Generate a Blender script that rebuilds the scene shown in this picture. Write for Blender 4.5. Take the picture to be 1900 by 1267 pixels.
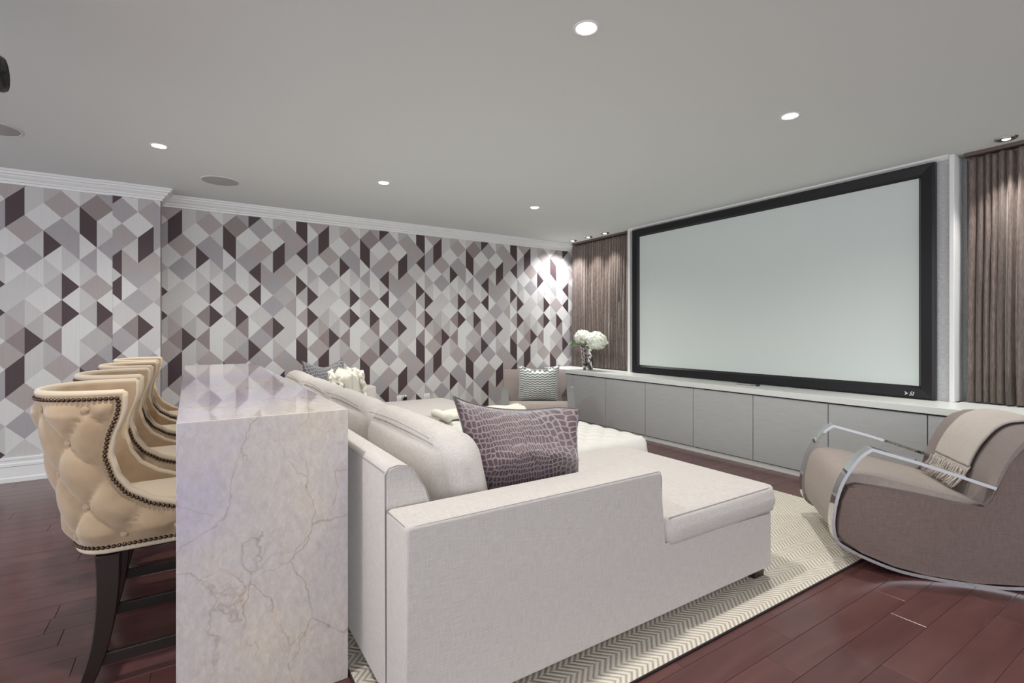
import bpy, bmesh, math, random
from mathutils import Vector, Matrix, noise
random.seed(7)
PI = math.pi
S = bpy.context.scene
COL = S.collection
for o in list(bpy.data.objects):
    bpy.data.objects.remove(o, do_unlink=True)

# ------------------------------------------------------------------ camera, world, lights, exposure
CAM_H = 1.22
cd = bpy.data.cameras.new('camera')
cam = bpy.data.objects.new('camera', cd)
COL.objects.link(cam)
cam.location = (0, 0, CAM_H)
cam.rotation_euler = (PI / 2, 0, -math.radians(32.7976))
cd.sensor_width = 36.0
cd.lens = 928.0 / 1900 * 36
cd.shift_y = -19.5 / 1900
cd.clip_start = 0.02
S.camera = cam
S.view_settings.view_transform = 'Standard'
S.view_settings.look = 'None'
S.view_settings.gamma = 1
S.view_settings.use_curve_mapping = False
S.view_settings.exposure = 0.46

w = bpy.data.worlds.new('world')
S.world = w
w.use_nodes = True
w.node_tree.nodes['Background'].inputs[0].default_value = (0.90, 0.93, 1.0, 1)
w.node_tree.nodes['Background'].inputs[1].default_value = 1.85

H = 2.51           # ceiling height
SPOT_W = 60.0
LAMPS = [(1.42, 1.62), (3.03, 1.62), (-0.18, 4.265), (1.42, 4.265), (3.03, 4.265)]
HIDDEN = [(-0.18, -1.02), (1.42, -1.02), (3.03, -1.02), (-1.9, 1.62), (-1.9, 4.265)]
SMALL = [(4.585, 5.52), (4.585, 5.19), (4.585, 4.865), (4.585, 1.02), (4.585, 0.69)]

def spot(x, y, e, ang, z=None, blend=0.6, rad=0.045, col=(1.0, 0.97, 0.93)):
    l = bpy.data.lights.new('downlight_beam', 'SPOT')
    l.energy = e
    l.spot_size = math.radians(ang)
    l.spot_blend = blend
    l.shadow_soft_size = rad
    l.color = col
    return l
def place_light(l, x, y, z, parent=None, rot=(0, 0, 0)):
    o = bpy.data.objects.new('downlight_beam', l)
    o.location = (x, y, z)
    o.rotation_euler = rot
    COL.objects.link(o)
    return o
LD = spot(0, 0, SPOT_W, 150, blend=1.0)
LS = spot(0, 0, 34.0, 85, blend=1.0, rad=0.02, col=(1.0, 0.97, 0.93))
LH = spot(0, 0, SPOT_W * 0.18, 150, blend=1.0)
for x, y in LAMPS + [(-0.18, 1.62)]:      # the last one hangs just above the picture
    place_light(LD, x, y, H - 0.03)
for x, y in HIDDEN:
    place_light(LH, x, y, H - 0.03)
L1 = spot(0, 0, 70.0, 115, blend=1.0, rad=0.02, col=(0.97, 0.98, 1.0))
for i, (x, y) in enumerate(SMALL):
    if i == 0:          # gimbal turned toward the wallpapered wall
        d = Vector((4.25, 5.72, 1.0)) - Vector((x, y, H - 0.04))
        place_light(L1, x, y, H - 0.04, rot=d.to_track_quat('-Z', 'Y').to_euler())
    else:
        place_light(LS, x, y, H - 0.04)

# ------------------------------------------------------------------ helpers
def lin(c):
    return tuple(((v / 255.0) / 12.92 if v / 255.0 <= 0.04045 else ((v / 255.0 + 0.055) / 1.055) ** 2.4) for v in c)

def mat(name, col, rough=0.6, metal=0.0, spec=0.5, **k):
    m = bpy.data.materials.new(name)
    m.use_nodes = True
    b = m.node_tree.nodes['Principled BSDF']
    c = lin(col) if max(col) > 1.001 else col
    b.inputs['Base Color'].default_value = (*c, 1)
    b.inputs['Roughness'].default_value = rough
    b.inputs['Metallic'].default_value = metal
    b.inputs['Specular IOR Level'].default_value = spec
    if 'sheen' in k:
        b.inputs['Sheen Weight'].default_value = k['sheen']
        b.inputs['Sheen Roughness'].default_value = 0.4
    return m

class NT:
    def __init__(s, m):
        s.t = m.node_tree
        s.b = s.t.nodes['Principled BSDF']
    def n(s, typ, **k):
        nd = s.t.nodes.new(typ)
        for a, v in k.items():
            setattr(nd, a, v)
        return nd
    def l(s, a, b):
        s.t.links.new(a, b)
    def coord(s, scale=(1, 1, 1), rot=(0, 0, 0), src='Object'):
        tc = s.n('ShaderNodeTexCoord')
        mp = s.n('ShaderNodeMapping')
        mp.inputs['Scale'].default_value = scale
        mp.inputs['Rotation'].default_value = rot
        s.l(tc.outputs[src], mp.inputs['Vector'])
        return mp.outputs[0]
    def math(s, op, a, b=None, c=None):
        nd = s.n('ShaderNodeMath', operation=op)
        for i, v in enumerate((a, b, c)):
            if v is None: continue
            if isinstance(v, (int, float)): nd.inputs[i].default_value = v
            else: s.l(v, nd.inputs[i])
        return nd.outputs[0]
    def noise(s, vec, scale, detail=4, rough=0.5, dist=0.0):
        nd = s.n('ShaderNodeTexNoise')
        nd.inputs['Scale'].default_value = scale
        nd.inputs['Detail'].default_value = detail
        nd.inputs['Roughness'].default_value = rough
        nd.inputs['Distortion'].default_value = dist
        s.l(vec, nd.inputs['Vector'])
        return nd.outputs['Fac']
    def ramp(s, fac, stops):
        nd = s.n('ShaderNodeValToRGB')
        e = nd.color_ramp.elements
        while len(e) < len(stops): e.new(0.5)
        for i, (p, c) in enumerate(stops):
            e[i].position = p
            c = lin(c) if max(c) > 1.001 else c
            e[i].color = (*c, 1)
        s.l(fac, nd.inputs[0])
        return nd.outputs[0]
    def mix(s, fac, a, b, mode='MIX'):
        nd = s.n('ShaderNodeMix', data_type='RGBA', blend_type=mode)
        for i, v in ((0, fac), (6, a), (7, b)):
            if isinstance(v, (int, float)): nd.inputs[i].default_value = v
            elif isinstance(v, tuple): nd.inputs[i].default_value = (*(lin(v) if max(v) > 1.001 else v), 1)
            else: s.l(v, nd.inputs[i])
        return nd.outputs[2]
    def bump(s, h, strength=0.3, dist=0.002):
        nd = s.n('ShaderNodeBump')
        nd.inputs['Strength'].default_value = strength
        nd.inputs['Distance'].default_value = dist
        s.l(h, nd.inputs['Height'])
        s.l(nd.outputs[0], s.b.inputs['Normal'])
    def color(s, c):
        s.l(c, s.b.inputs['Base Color'])

def linen(name, c1, c2, scale=1.0, bump=0.25, rough=0.85, sheen=0.2):
    m = mat(name, c1, rough, sheen=sheen, spec=0.2)
    t = NT(m)
    va = t.coord((26 * scale, 420 * scale, 420 * scale))
    vb = t.coord((420 * scale, 26 * scale, 420 * scale))
    vc = t.coord((420 * scale, 420 * scale, 26 * scale))
    a, b, c = t.noise(va, 1, 2), t.noise(vb, 1, 2), t.noise(vc, 1, 2)
    h = t.math('MULTIPLY', t.math('ADD', t.math('ADD', a, b), c), 0.3333)
    t.color(t.ramp(h, [(0.40, c2), (0.58, c1)]))
    t.bump(h, bump, 0.0015)
    return m

def new_bm():
    return bmesh.new()

def obj(name, bm, m, parent=None, smooth=True, loc=None):
    me = bpy.data.meshes.new(name)
    bm.normal_update()
    bm.to_mesh(me)
    bm.free()
    for mm in (m if isinstance(m, (list, tuple)) else [m]):
        me.materials.append(mm)
    if smooth:
        for p in me.polygons: p.use_smooth = True
    o = bpy.data.objects.new(name, me)
    COL.objects.link(o)
    if parent: o.parent = parent
    if loc: o.location = loc
    return o

def auto(o, ang=40):
    o.data.set_sharp_from_angle(angle=math.radians(ang))
    return o

def tag(o, label=None, cat=None, group=None, kind=None):
    if label: o['label'] = label
    if cat: o['category'] = cat
    if group: o['group'] = group
    if kind: o['kind'] = kind
    return o

def empty(name, loc=(0, 0, 0), rz=0, rot=None):
    o = bpy.data.objects.new(name, None)
    o.location = loc
    o.rotation_euler = rot or (0, 0, rz)
    o.empty_display_size = 0.1
    COL.objects.link(o)
    return o

def copy_tree(o, parent=None):
    c = o.copy()
    COL.objects.link(c)
    if parent: c.parent = parent
    for ch in list(o.children):
        copy_tree(ch, c)
    return c

def box(bm, x0, x1, y0, y1, z0, z1, bev=0.0, seg=2, mtx=None):
    vs = [bm.verts.new((x, y, z)) for x in (x0, x1) for y in (y0, y1) for z in (z0, z1)]
    f = []
    for q in ((0, 1, 3, 2), (4, 6, 7, 5), (0, 4, 5, 1), (2, 3, 7, 6), (0, 2, 6, 4), (1, 5, 7, 3)):
        f.append(bm.faces.new([vs[i] for i in q]))
    res = vs
    if bev > 0:
        es = list({e for ff in f for e in ff.edges})
        r = bmesh.ops.bevel(bm, geom=es, offset=bev, segments=seg, affect='EDGES', profile=0.5)
        res = list({v for ff in r['faces'] for v in ff.verts} | {v for v in vs if v.is_valid})
    if mtx is not None:
        bmesh.ops.transform(bm, matrix=mtx, verts=res)
    return res

def cyl(bm, p0, p1, r0, r1=None, n=16, caps=True):
    r1 = r0 if r1 is None else r1
    p0, p1 = Vector(p0), Vector(p1)
    d = (p1 - p0).normalized()
    a = d.orthogonal().normalized()
    b = d.cross(a)
    A = [bm.verts.new(p0 + (a * math.cos(t) + b * math.sin(t)) * r0) for t in [2 * PI * i / n for i in range(n)]]
    B = [bm.verts.new(p1 + (a * math.cos(t) + b * math.sin(t)) * r1) for t in [2 * PI * i / n for i in range(n)]]
    for i in range(n):
        bm.faces.new((A[i], A[(i + 1) % n], B[(i + 1) % n], B[i]))
    if caps:
        bm.faces.new(A[::-1])
        bm.faces.new(B)

def tube(bm, pts, r, n=6, closed=False):
    pts = [Vector(p) for p in pts]
    m = len(pts)
    rings = []
    up = None
    for i, p in enumerate(pts):
        if closed: d = pts[(i + 1) % m] - pts[i - 1]
        else: d = pts[min(i + 1, m - 1)] - pts[max(i - 1, 0)]
        d.normalize()
        if up is None: a = d.orthogonal().normalized()
        else:
            a = up - d * up.dot(d)
            a = a.normalized() if a.length > 1e-6 else d.orthogonal().normalized()
        up = a
        b = d.cross(a)
        rings.append([bm.verts.new(p + (a * math.cos(t) + b * math.sin(t)) * r) for t in [2 * PI * k / n for k in range(n)]])
    last = m if closed else m - 1
    for i in range(last):
        A, B = rings[i], rings[(i + 1) % m]
        for k in range(n):
            bm.faces.new((A[k], A[(k + 1) % n], B[(k + 1) % n], B[k]))
    if not closed:
        bm.faces.new(rings[0][::-1])
        bm.faces.new(rings[-1])

def lathe(bm, prof, n=24, c=(0, 0, 0), cap=True):
    rings = []
    for r, z in prof:
        rings.append([bm.verts.new((c[0] + r * math.cos(2 * PI * k / n), c[1] + r * math.sin(2 * PI * k / n), c[2] + z)) for k in range(n)])
    for A, B in zip(rings, rings[1:]):
        for k in range(n):
            bm.faces.new((A[k], A[(k + 1) % n], B[(k + 1) % n], B[k]))
    if cap:
        bm.faces.new(rings[0][::-1])
        bm.faces.new(rings[-1])

def prism(bm, poly, axis, a0, a1, bev=0.0, seg=2):
    """extrude a 2-D polygon (p,q) along an axis: axis 'x' -> (a,p,q), 'y' -> (p,a,q), 'z' -> (p,q,a)"""
    def P(a, p, q):
        return {'x': (a, p, q), 'y': (p, a, q), 'z': (p, q, a)}[axis]
    A = [bm.verts.new(P(a0, p, q)) for p, q in poly]
    B = [bm.verts.new(P(a1, p, q)) for p, q in poly]
    n = len(poly)
    fa = bm.faces.new(A)
    fb = bm.faces.new(B[::-1])
    for i in range(n):
        bm.faces.new((A[(i + 1) % n], A[i], B[i], B[(i + 1) % n]))
    if bev > 0:
        es = list(fa.edges) + list(fb.edges)
        bmesh.ops.bevel(bm, geom=es, offset=bev, segments=seg, affect='EDGES', profile=0.5)
    bmesh.ops.recalc_face_normals(bm, faces=bm.faces[:])

def ribbon(bm, path, l0, l1, th):
    """flat bar that follows path (s,z) in the side plane, between laterals l0..l1; local = (lateral, -s, z)"""
    n = len(path)
    ring = []
    for i, (s, z) in enumerate(path):
        a = path[max(i - 1, 0)]
        b = path[min(i + 1, n - 1)]
        d = Vector((b[0] - a[0], b[1] - a[1]))
        if d.length == 0: d = Vector((1, 0))
        d.normalize()
        nx, nz = -d[1] * th / 2, d[0] * th / 2
        ring.append([bm.verts.new((l, -(s + q * nx), z + q * nz)) for l, q in ((l0, 1), (l1, 1), (l1, -1), (l0, -1))])
    for A, B in zip(ring, ring[1:]):
        for k in range(4):
            bm.faces.new((A[k], A[(k + 1) % 4], B[(k + 1) % 4], B[k]))
    bm.faces.new(ring[0][::-1])
    bm.faces.new(ring[-1])
    bmesh.ops.recalc_face_normals(bm, faces=bm.faces[:])

def smooth_path(pts, k=4):
    """Catmull-Rom through the given points"""
    out = []
    n = len(pts)
    for i in range(n - 1):
        p0, p1, p2, p3 = pts[max(i - 1, 0)], pts[i], pts[i + 1], pts[min(i + 2, n - 1)]
        for j in range(k):
            t = j / k
            out.append(tuple(0.5 * ((2 * b) + (-a + c) * t + (2 * a - 5 * b + 4 * c - d) * t * t + (-a + 3 * b - 3 * c + d) * t ** 3)
                             for a, b, c, d in zip(p0, p1, p2, p3)))
    out.append(tuple(pts[-1]))
    return out

def cushion(bm, size, r=0.06, puff=(0.0, 0.0, 0.0), n=12, wrinkle=0.0, seed=0, mtx=None):
    """soft box: rounded with radius r, faces puffed by puff (x,y,z)"""
    sx, sy, sz = [v / 2 for v in size]
    tmp = bmesh.new()
    bmesh.ops.create_cube(tmp, size=2)
    bmesh.ops.subdivide_edges(tmp, edges=tmp.edges[:], cuts=n, use_grid_fill=True)
    rx, ry, rz = min(r, sx), min(r, sy), min(r, sz)
    for v in tmp.verts:
        p = Vector(v.co)
        # pull samples toward edges
        q = Vector([math.copysign(abs(c) ** 0.8, c) for c in p])
        P = Vector((q.x * sx, q.y * sy, q.z * sz))
        inner = Vector((max(-sx + rx, min(sx - rx, P.x)), max(-sy + ry, min(sy - ry, P.y)), max(-sz + rz, min(sz - rz, P.z))))
        d = P - inner
        if d.length > 1e-9:
            e = Vector((d.x / rx, d.y / ry, d.z / rz))
            e.normalize()
            P = inner + Vector((e.x * rx, e.y * ry, e.z * rz))
        fx, fy, fz = 1 - q.x ** 2, 1 - q.y ** 2, 1 - q.z ** 2
        P.x += math.copysign(puff[0] * max(0, fy) ** 0.6 * max(0, fz) ** 0.6 * abs(q.x) ** 2, q.x) if puff[0] else 0
        P.y += math.copysign(puff[1] * max(0, fx) ** 0.6 * max(0, fz) ** 0.6 * abs(q.y) ** 2, q.y) if puff[1] else 0
        P.z += math.copysign(puff[2] * max(0, fx) ** 0.6 * max(0, fy) ** 0.6 * abs(q.z) ** 2, q.z) if puff[2] else 0
        if wrinkle:
            nv = noise.noise_vector(P * 5.0 + Vector((seed * 3.1, seed, 0)))
            nv2 = noise.noise_vector(P * 13.0 + Vector((seed, seed * 2.3, 1)))
            P += nv * wrinkle + nv2 * wrinkle * 0.35
        v.co = P
    if mtx is not None:
        bmesh.ops.transform(tmp, matrix=mtx, verts=tmp.verts[:])
    me = bpy.data.meshes.new('tmp')
    tmp.to_mesh(me)
    tmp.free()
    bm.from_mesh(me)
    bpy.data.meshes.remove(me)

def pad(rects, zb, zt, r=0.04, crown=0.015, R=0.05, step=0.07, bulge=0.01, tuft=None, wrinkle=0.0):
    """seat pad over a union of rectangles with rounded top edge; returns bmesh"""
    bm = bmesh.new()
    def lines(idx):
        bs = sorted({q for rc in rects for q in (rc[idx], rc[idx + 1])})
        out = set()
        for a, b in zip(bs, bs[1:]):
            offs = [0, r * 0.12, r * 0.35, r * 0.7, r * 1.1, r * 1.8]
            L = b - a
            if L < 2 * offs[-1]:
                m = max(2, int(L / (r * 0.4)))
                out |= {round(a + L * i / m, 5) for i in range(m + 1)}
                continue
            out |= {round(a + o, 5) for o in offs} | {round(b - o, 5) for o in offs}
            m = max(1, int((L - 2 * offs[-1]) / step))
            out |= {round(a + offs[-1] + (L - 2 * offs[-1]) * i / m, 5) for i in range(m + 1)}
        return sorted(out)
    xs, ys = lines(0), lines(2)
    def inside(x, y):
        return any(a - 1e-6 <= x <= b + 1e-6 and c - 1e-6 <= y <= d + 1e-6 for a, b, c, d in rects)
    cells = {(i, j) for i in range(len(xs) - 1) for j in range(len(ys) - 1)
             if inside((xs[i] + xs[i + 1]) / 2, (ys[j] + ys[j + 1]) / 2)}
    # boundary segments
    segs = []
    for i, j in cells:
        for di, dj, s in ((-1, 0, ((0, 0), (0, 1))), (1, 0, ((1, 1), (1, 0))), (0, -1, ((1, 0), (0, 0))), (0, 1, ((0, 1), (1, 1)))):
            if (i + di, j + dj) not in cells:
                segs.append(((i + s[0][0], j + s[0][1]), (i + s[1][0], j + s[1][1])))
    sg = [((xs[a[0]], ys[a[1]]), (xs[b[0]], ys[b[1]])) for a, b in segs]
    def dist(x, y):
        best = 9
        for (x0, y0), (x1, y1) in sg:
            lx, hx, ly, hy = min(x0, x1), max(x0, x1), min(y0, y1), max(y0, y1)
            dx = max(lx - x, 0, x - hx)
            dy = max(ly - y, 0, y - hy)
            d = dx * dx + dy * dy
            if d < best: best = d
        return math.sqrt(best)
    corners = []
    bx = sorted({q for rc in rects for q in (rc[0], rc[1])})
    by = sorted({q for rc in rects for q in (rc[2], rc[3])})
    for cx in bx:
        for cy in by:
            ins = [(sx, sy) for sx in (-1, 1) for sy in (-1, 1) if inside(cx + sx * 1e-3, cy + sy * 1e-3)
                   and any(a < cx + sx * 1e-3 < b and c < cy + sy * 1e-3 < d for a, b, c, d in rects)]
            if len(ins) == 1: corners.append((cx, cy, *ins[0]))
    def rnd(x, y):
        for cx, cy, sx, sy in corners:
            u = (x - cx) * sx
            v = (y - cy) * sy
            if 0 <= u < R and 0 <= v < R:
                a, b = 1 - u / R, 1 - v / R
                a2, b2 = a * math.sqrt(1 - b * b / 2), b * math.sqrt(1 - a * a / 2)
                return cx + sx * (1 - a2) * R, cy + sy * (1 - b2) * R
        return x, y
    top, bot = {}, {}
    used = {(i + a, j + b) for i, j in cells for a in (0, 1) for b in (0, 1)}
    for k in used:
        x, y = xs[k[0]], ys[k[1]]
        d = dist(x, y)
        z = zt
        if d < r: z = zt - r + math.sqrt(max(0, r * r - (r - d) ** 2))
        z += crown * (1 - math.exp(-d / 0.2))
        if tuft: z += tuft(x, y, d)
        if wrinkle: z += wrinkle * noise.noise(Vector((x * 4, y * 4, 0.3))) * min(1, d / 0.1)
        X, Y = rnd(x, y)
        top[k] = bm.verts.new((X, Y, z))
        bot[k] = bm.verts.new((X, Y, zb))
    for i, j in cells:
        q = ((i, j), (i + 1, j), (i + 1, j + 1), (i, j + 1))
        bm.faces.new([top[k] for k in q])
        bm.faces.new([bot[k] for k in q][::-1])
    cache = {}
    nr = 5
    bk = {}
    for a, b in segs:
        for k in (a, b):
            bk.setdefault(k, []).append((a, b))
    def side(k):
        if k in cache: return cache[k]
        nx = ny = 0
        for a, b in bk[k]:
            dx, dy = xs[b[0]] - xs[a[0]], ys[b[1]] - ys[a[1]]
            L = math.hypot(dx, dy)
            nx += -dy / L
            ny += dx / L
        L = math.hypot(nx, ny) or 1
        nx, ny = nx / L, ny / L
        t, bo = top[k].co, bot[k].co
        col = [top[k]]
        for q in range(1, nr):
            f = q / nr
            o = bulge * math.sin(PI * f) ** 1.1 - 0.012 * f ** 5
            x, y = t.x + nx * o, t.y + ny * o
            if tuft and r > 0.05:
                pass
            col.append(bm.verts.new((x, y, t.z + (bo.z - t.z) * f)))
        col.append(bot[k])
        cache[k] = col
        return col
    for a, b in segs:
        A, B = side(a), side(b)
        for q in range(nr):
            bm.faces.new((A[q], B[q], B[q + 1], A[q + 1]))
    bmesh.ops.recalc_face_normals(bm, faces=bm.faces[:])
    return bm

def pillow(w, h, t, n=22, pinch=0.10, fold=0.0, seed=0, tw=None):
    """throw pillow in local XZ plane, thickness along Y, centre at origin"""
    bm = bmesh.new()
    sides = []
    for sgn in (-1, 1):
        g = []
        for i in range(n + 1):
            row = []
            for j in range(n + 1):
                u, v = -1 + 2 * i / n, -1 + 2 * j / n
                u2 = math.sin(u * PI / 2) * 0.35 + u * 0.65
                v2 = math.sin(v * PI / 2) * 0.35 + v * 0.65
                x = u2 * w / 2 * (1 - pinch * (1 - v2 * v2) * abs(u2) ** 2)
                z = v2 * h / 2 * (1 - pinch * (1 - u2 * u2) * abs(v2) ** 2)
                e = max(0, (1 - u2 ** 2)) * max(0, (1 - v2 ** 2))
                y = sgn * t / 2 * e ** 0.38
                if fold and v2 > 0:      # chop: the top middle sinks
                    z -= fold * (1 - u2 * u2) ** 1.5 * v2 ** 2
                nv = noise.noise(Vector((x * 7 + seed, z * 7, sgn * 2.0)))
                y += nv * 0.012 * e ** 0.3
                if tw: x, y, z = tw(x, y, z, u2, v2, sgn)
                if (i in (0, n) or j in (0, n)) and sgn == 1:
                    row.append(sides[0][i][j])
                else:
                    row.append(bm.verts.new((x, y, z)))
            g.append(row)
        sides.append(g)
        for i in range(n):
            for j in range(n):
                q = (g[i][j], g[i + 1][j], g[i + 1][j + 1], g[i][j + 1])
                bm.faces.new(q if sgn == -1 else q[::-1])
    g = sides[0]
    edge = [g[i][0].co.copy() for i in range(n)] + [g[n][j].co.copy() for j in range(n)] + \
           [g[i][n].co.copy() for i in range(n, 0, -1)] + [g[0][j].co.copy() for j in range(n, 0, -1)]
    return bm, edge

# ------------------------------------------------------------------ materials
M = {}
M['ceiling'] = mat('ceiling_paint', (0.735, 0.77, 0.755), 0.9, spec=0.1)
M['trim'] = mat('trim_paint', (0.80, 0.81, 0.80), 0.35)
M['white_lacquer'] = mat('white_lacquer', (0.74, 0.76, 0.73), 0.3)
M['chrome'] = mat('chrome', (0.66, 0.67, 0.68), 0.05, 1.0)
M['steel'] = mat('brushed_steel', (0.62, 0.62, 0.62), 0.28, 1.0)
M['black_frame'] = mat('black_velvet_frame', (0.012, 0.011, 0.013), 0.35, spec=0.35)
M['black'] = mat('black_plastic', (0.02, 0.02, 0.02), 0.3)
M['screen'] = mat('screen_fabric', (0.66, 0.71, 0.69), 0.8, spec=0.1)
M['espresso'] = mat('espresso_wood', (0.022, 0.014, 0.012), 0.28)
M['grille'] = mat('speaker_grille', (0.42, 0.42, 0.41), 0.7)
M['bronze'] = mat('bronze_nailhead', (0.10, 0.065, 0.045), 0.3, 0.9)
M['white_plastic'] = mat('white_plastic', (0.8, 0.8, 0.8), 0.3)
M['leaf'] = mat('leaf_green', (0.16, 0.30, 0.10), 0.5)
M['cream_knit'] = mat('cream_knit', (0.78, 0.76, 0.66), 0.9, spec=0.1, sheen=0.3)
t = NT(M['cream_knit']); t.bump(t.noise(t.coord(), 160, 2), 0.4, 0.003)
em = bpy.data.materials.new('lamp_glow'); em.use_nodes = True
em.node_tree.nodes['Principled BSDF'].inputs['Emission Color'].default_value = (1, 0.98, 0.95, 1)
em.node_tree.nodes['Principled BSDF'].inputs['Emission Strength'].default_value = 14
M['glow'] = em

M['sofa'] = linen('oatmeal_linen', (0.60, 0.562, 0.53), (0.49, 0.452, 0.422), 0.8, 0.15)
M['piping'] = mat('sofa_piping', (0.33, 0.31, 0.30), 0.9)
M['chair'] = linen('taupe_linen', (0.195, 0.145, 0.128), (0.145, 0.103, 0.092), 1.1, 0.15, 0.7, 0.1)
M['chair_piping'] = mat('taupe_piping', (0.12, 0.09, 0.08), 0.8)
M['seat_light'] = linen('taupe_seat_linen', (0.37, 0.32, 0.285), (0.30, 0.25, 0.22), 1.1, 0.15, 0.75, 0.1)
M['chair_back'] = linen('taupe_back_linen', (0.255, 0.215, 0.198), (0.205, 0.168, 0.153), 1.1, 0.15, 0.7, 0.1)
M['ottoman'] = mat('ivory_leather', (0.74, 0.73, 0.68), 0.5)
M['throw'] = linen('beige_throw', (0.52, 0.475, 0.43), (0.40, 0.35, 0.31), 2.0, 0.3)

m = M['stool'] = mat('tan_velvet', (0.45, 0.35, 0.25), 0.75, sheen=0.7, spec=0.25)
t = NT(m); nz = t.noise(t.coord(), 9, 3)
t.color(t.ramp(nz, [(0.3, (0.385, 0.27, 0.17)), (0.7, (0.50, 0.37, 0.245))]))
t.bump(t.noise(t.coord(), 420, 2), 0.15, 0.001)
M['stool_rim'] = mat('tan_velvet_welt', (0.64, 0.53, 0.39), 0.6, sheen=0.4, spec=0.25)

# linen cabinet doors
m = M['door'] = mat('cabinet_textile', (0.40, 0.40, 0.395), 0.35)
t = NT(m); v = t.coord((60, 6, 420)); nz = t.noise(v, 1, 3)
t.color(t.ramp(nz, [(0.35, (0.41, 0.425, 0.425)), (0.65, (0.49, 0.505, 0.505))])); t.bump(nz, 0.25, 0.001)
m = M['panel_wall'] = mat('textured_wallcovering', (0.55, 0.56, 0.56), 0.5)
t = NT(m); v = t.coord((30, 40, 160)); nz = t.noise(v, 1, 3, dist=0.6)
t.color(t.ramp(nz, [(0.35, (0.46, 0.47, 0.48)), (0.65, (0.60, 0.61, 0.61))])); t.bump(nz, 0.6, 0.004)

# floor planks
m = M['plank'] = mat('stained_maple', (0.10, 0.055, 0.05), 0.3)
t = NT(m); oi = t.n('ShaderNodeObjectInfo')
tc = t.n('ShaderNodeTexCoord'); mp = t.n('ShaderNodeMapping'); mp.inputs['Scale'].default_value = (1.6, 9, 9)
t.l(tc.outputs['Object'], mp.inputs['Vector'])
cb = t.n('ShaderNodeVectorMath', operation='ADD'); t.l(mp.outputs[0], cb.inputs[0])
sc = t.n('ShaderNodeVectorMath', operation='SCALE'); sc.inputs[3].default_value = 37.0
cx = t.n('ShaderNodeCombineXYZ'); t.l(oi.outputs['Random'], cx.inputs[0]); t.l(oi.outputs['Random'], cx.inputs[1])
t.l(cx.outputs[0], sc.inputs[0]); t.l(sc.outputs[0], cb.inputs[1])
g = t.noise(cb.outputs[0], 1.0, 4, 0.5, 0.5)
base = t.ramp(g, [(0.2, (0.092, 0.036, 0.034)), (0.8, (0.155, 0.070, 0.064))])
tint = t.ramp(oi.outputs['Random'], [(0.0, (0.84, 0.84, 0.85)), (1.0, (1.0, 0.98, 0.97))])
tn = t.n('ShaderNodeValToRGB')
t.color(t.mix(1.0, base, tint, 'MULTIPLY'))
t.l(t.math('MULTIPLY_ADD', g, 0.14, 0.15), t.b.inputs['Roughness'])
t.bump(g, 0.05, 0.001)
M['subfloor'] = mat('plank_joint', (0.035, 0.018, 0.016), 0.7)

# rug: herringbone bands along X
m = M['rug'] = mat('herringbone_sisal', (0.55, 0.52, 0.46), 0.9, spec=0.1)
t = NT(m); tc = t.n('ShaderNodeTexCoord'); sx = t.n('ShaderNodeSeparateXYZ'); t.l(tc.outputs['Object'], sx.inputs[0])
yy = t.math('DIVIDE', sx.outputs[1], 0.105)
tri = t.math('PINGPONG', yy, 0.5)
ph = t.math('ADD', t.math('DIVIDE', sx.outputs[0], 0.027), t.math('MULTIPLY', tri, 0.105 / 0.027 * 1.0))
st = t.math('SINE', t.math('MULTIPLY', ph, 2 * PI))
st = t.math('MULTIPLY_ADD', st, 0.5, 0.5)
kn = t.noise(t.coord((1, 1, 1)), 210, 1)
h = t.math('ADD', t.math('MULTIPLY', st, 0.75), t.math('MULTIPLY', kn, 0.35))
t.color(t.ramp(h, [(0.12, (0.37, 0.31, 0.235)), (0.5, (0.66, 0.61, 0.515)), (0.95, (0.76, 0.73, 0.66))]))
t.bump(h, 0.7, 0.004)
M['rug_edge'] = mat('rug_binding', (0.03, 0.026, 0.025), 0.8)

# quartzite
m = M['stone'] = mat('veined_quartzite', (0.66, 0.62, 0.57), 0.04)
t = NT(m); v = t.coord()
d1 = t.n('ShaderNodeTexNoise'); d1.inputs['Scale'].default_value = 2.6; d1.inputs['Detail'].default_value = 5; t.l(v, d1.inputs['Vector'])
dm = t.n('ShaderNodeMix', data_type='VECTOR'); dm.inputs[0].default_value = 0.32; t.l(v, dm.inputs[4]); t.l(d1.outputs['Color'], dm.inputs[5])
def veins(scale, wdt, seedv):
    mpv = t.n('ShaderNodeMapping'); mpv.inputs['Location'].default_value = (seedv, seedv * 2, seedv * 0.7)
    mpv.inputs['Scale'].default_value = (1, 1, 0.72)
    mpv.inputs['Rotation'].default_value = (0, 0.55, 0)
    t.l(dm.outputs[1], mpv.inputs[0])
    vo = t.n('ShaderNodeTexVoronoi', feature='DISTANCE_TO_EDGE'); vo.inputs['Scale'].default_value = scale
    t.l(mpv.outputs[0], vo.inputs['Vector'])
    r = t.n('ShaderNodeValToRGB'); r.color_ramp.elements[0].position = 0.0; r.color_ramp.elements[0].color = (1, 1, 1, 1)
    r.color_ramp.elements[1].position = wdt; r.color_ramp.elements[1].color = (0, 0, 0, 1)
    t.l(vo.outputs['Distance'], r.inputs[0])
    return r.outputs[0]
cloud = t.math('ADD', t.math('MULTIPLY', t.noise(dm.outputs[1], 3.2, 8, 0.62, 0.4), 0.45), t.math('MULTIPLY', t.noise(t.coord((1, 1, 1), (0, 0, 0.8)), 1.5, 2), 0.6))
basec = t.ramp(cloud, [(0.40, (0.51, 0.475, 0.60)), (0.52, (0.585, 0.545, 0.545)), (0.66, (0.68, 0.61, 0.51))])  # lilac stop paints the cool daylight cast into the cream stone
fine = t.noise(t.coord((26, 26, 14), (0.3, 0.6, 0.2)), 2.0, 10, 0.75, 0.35)
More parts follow.
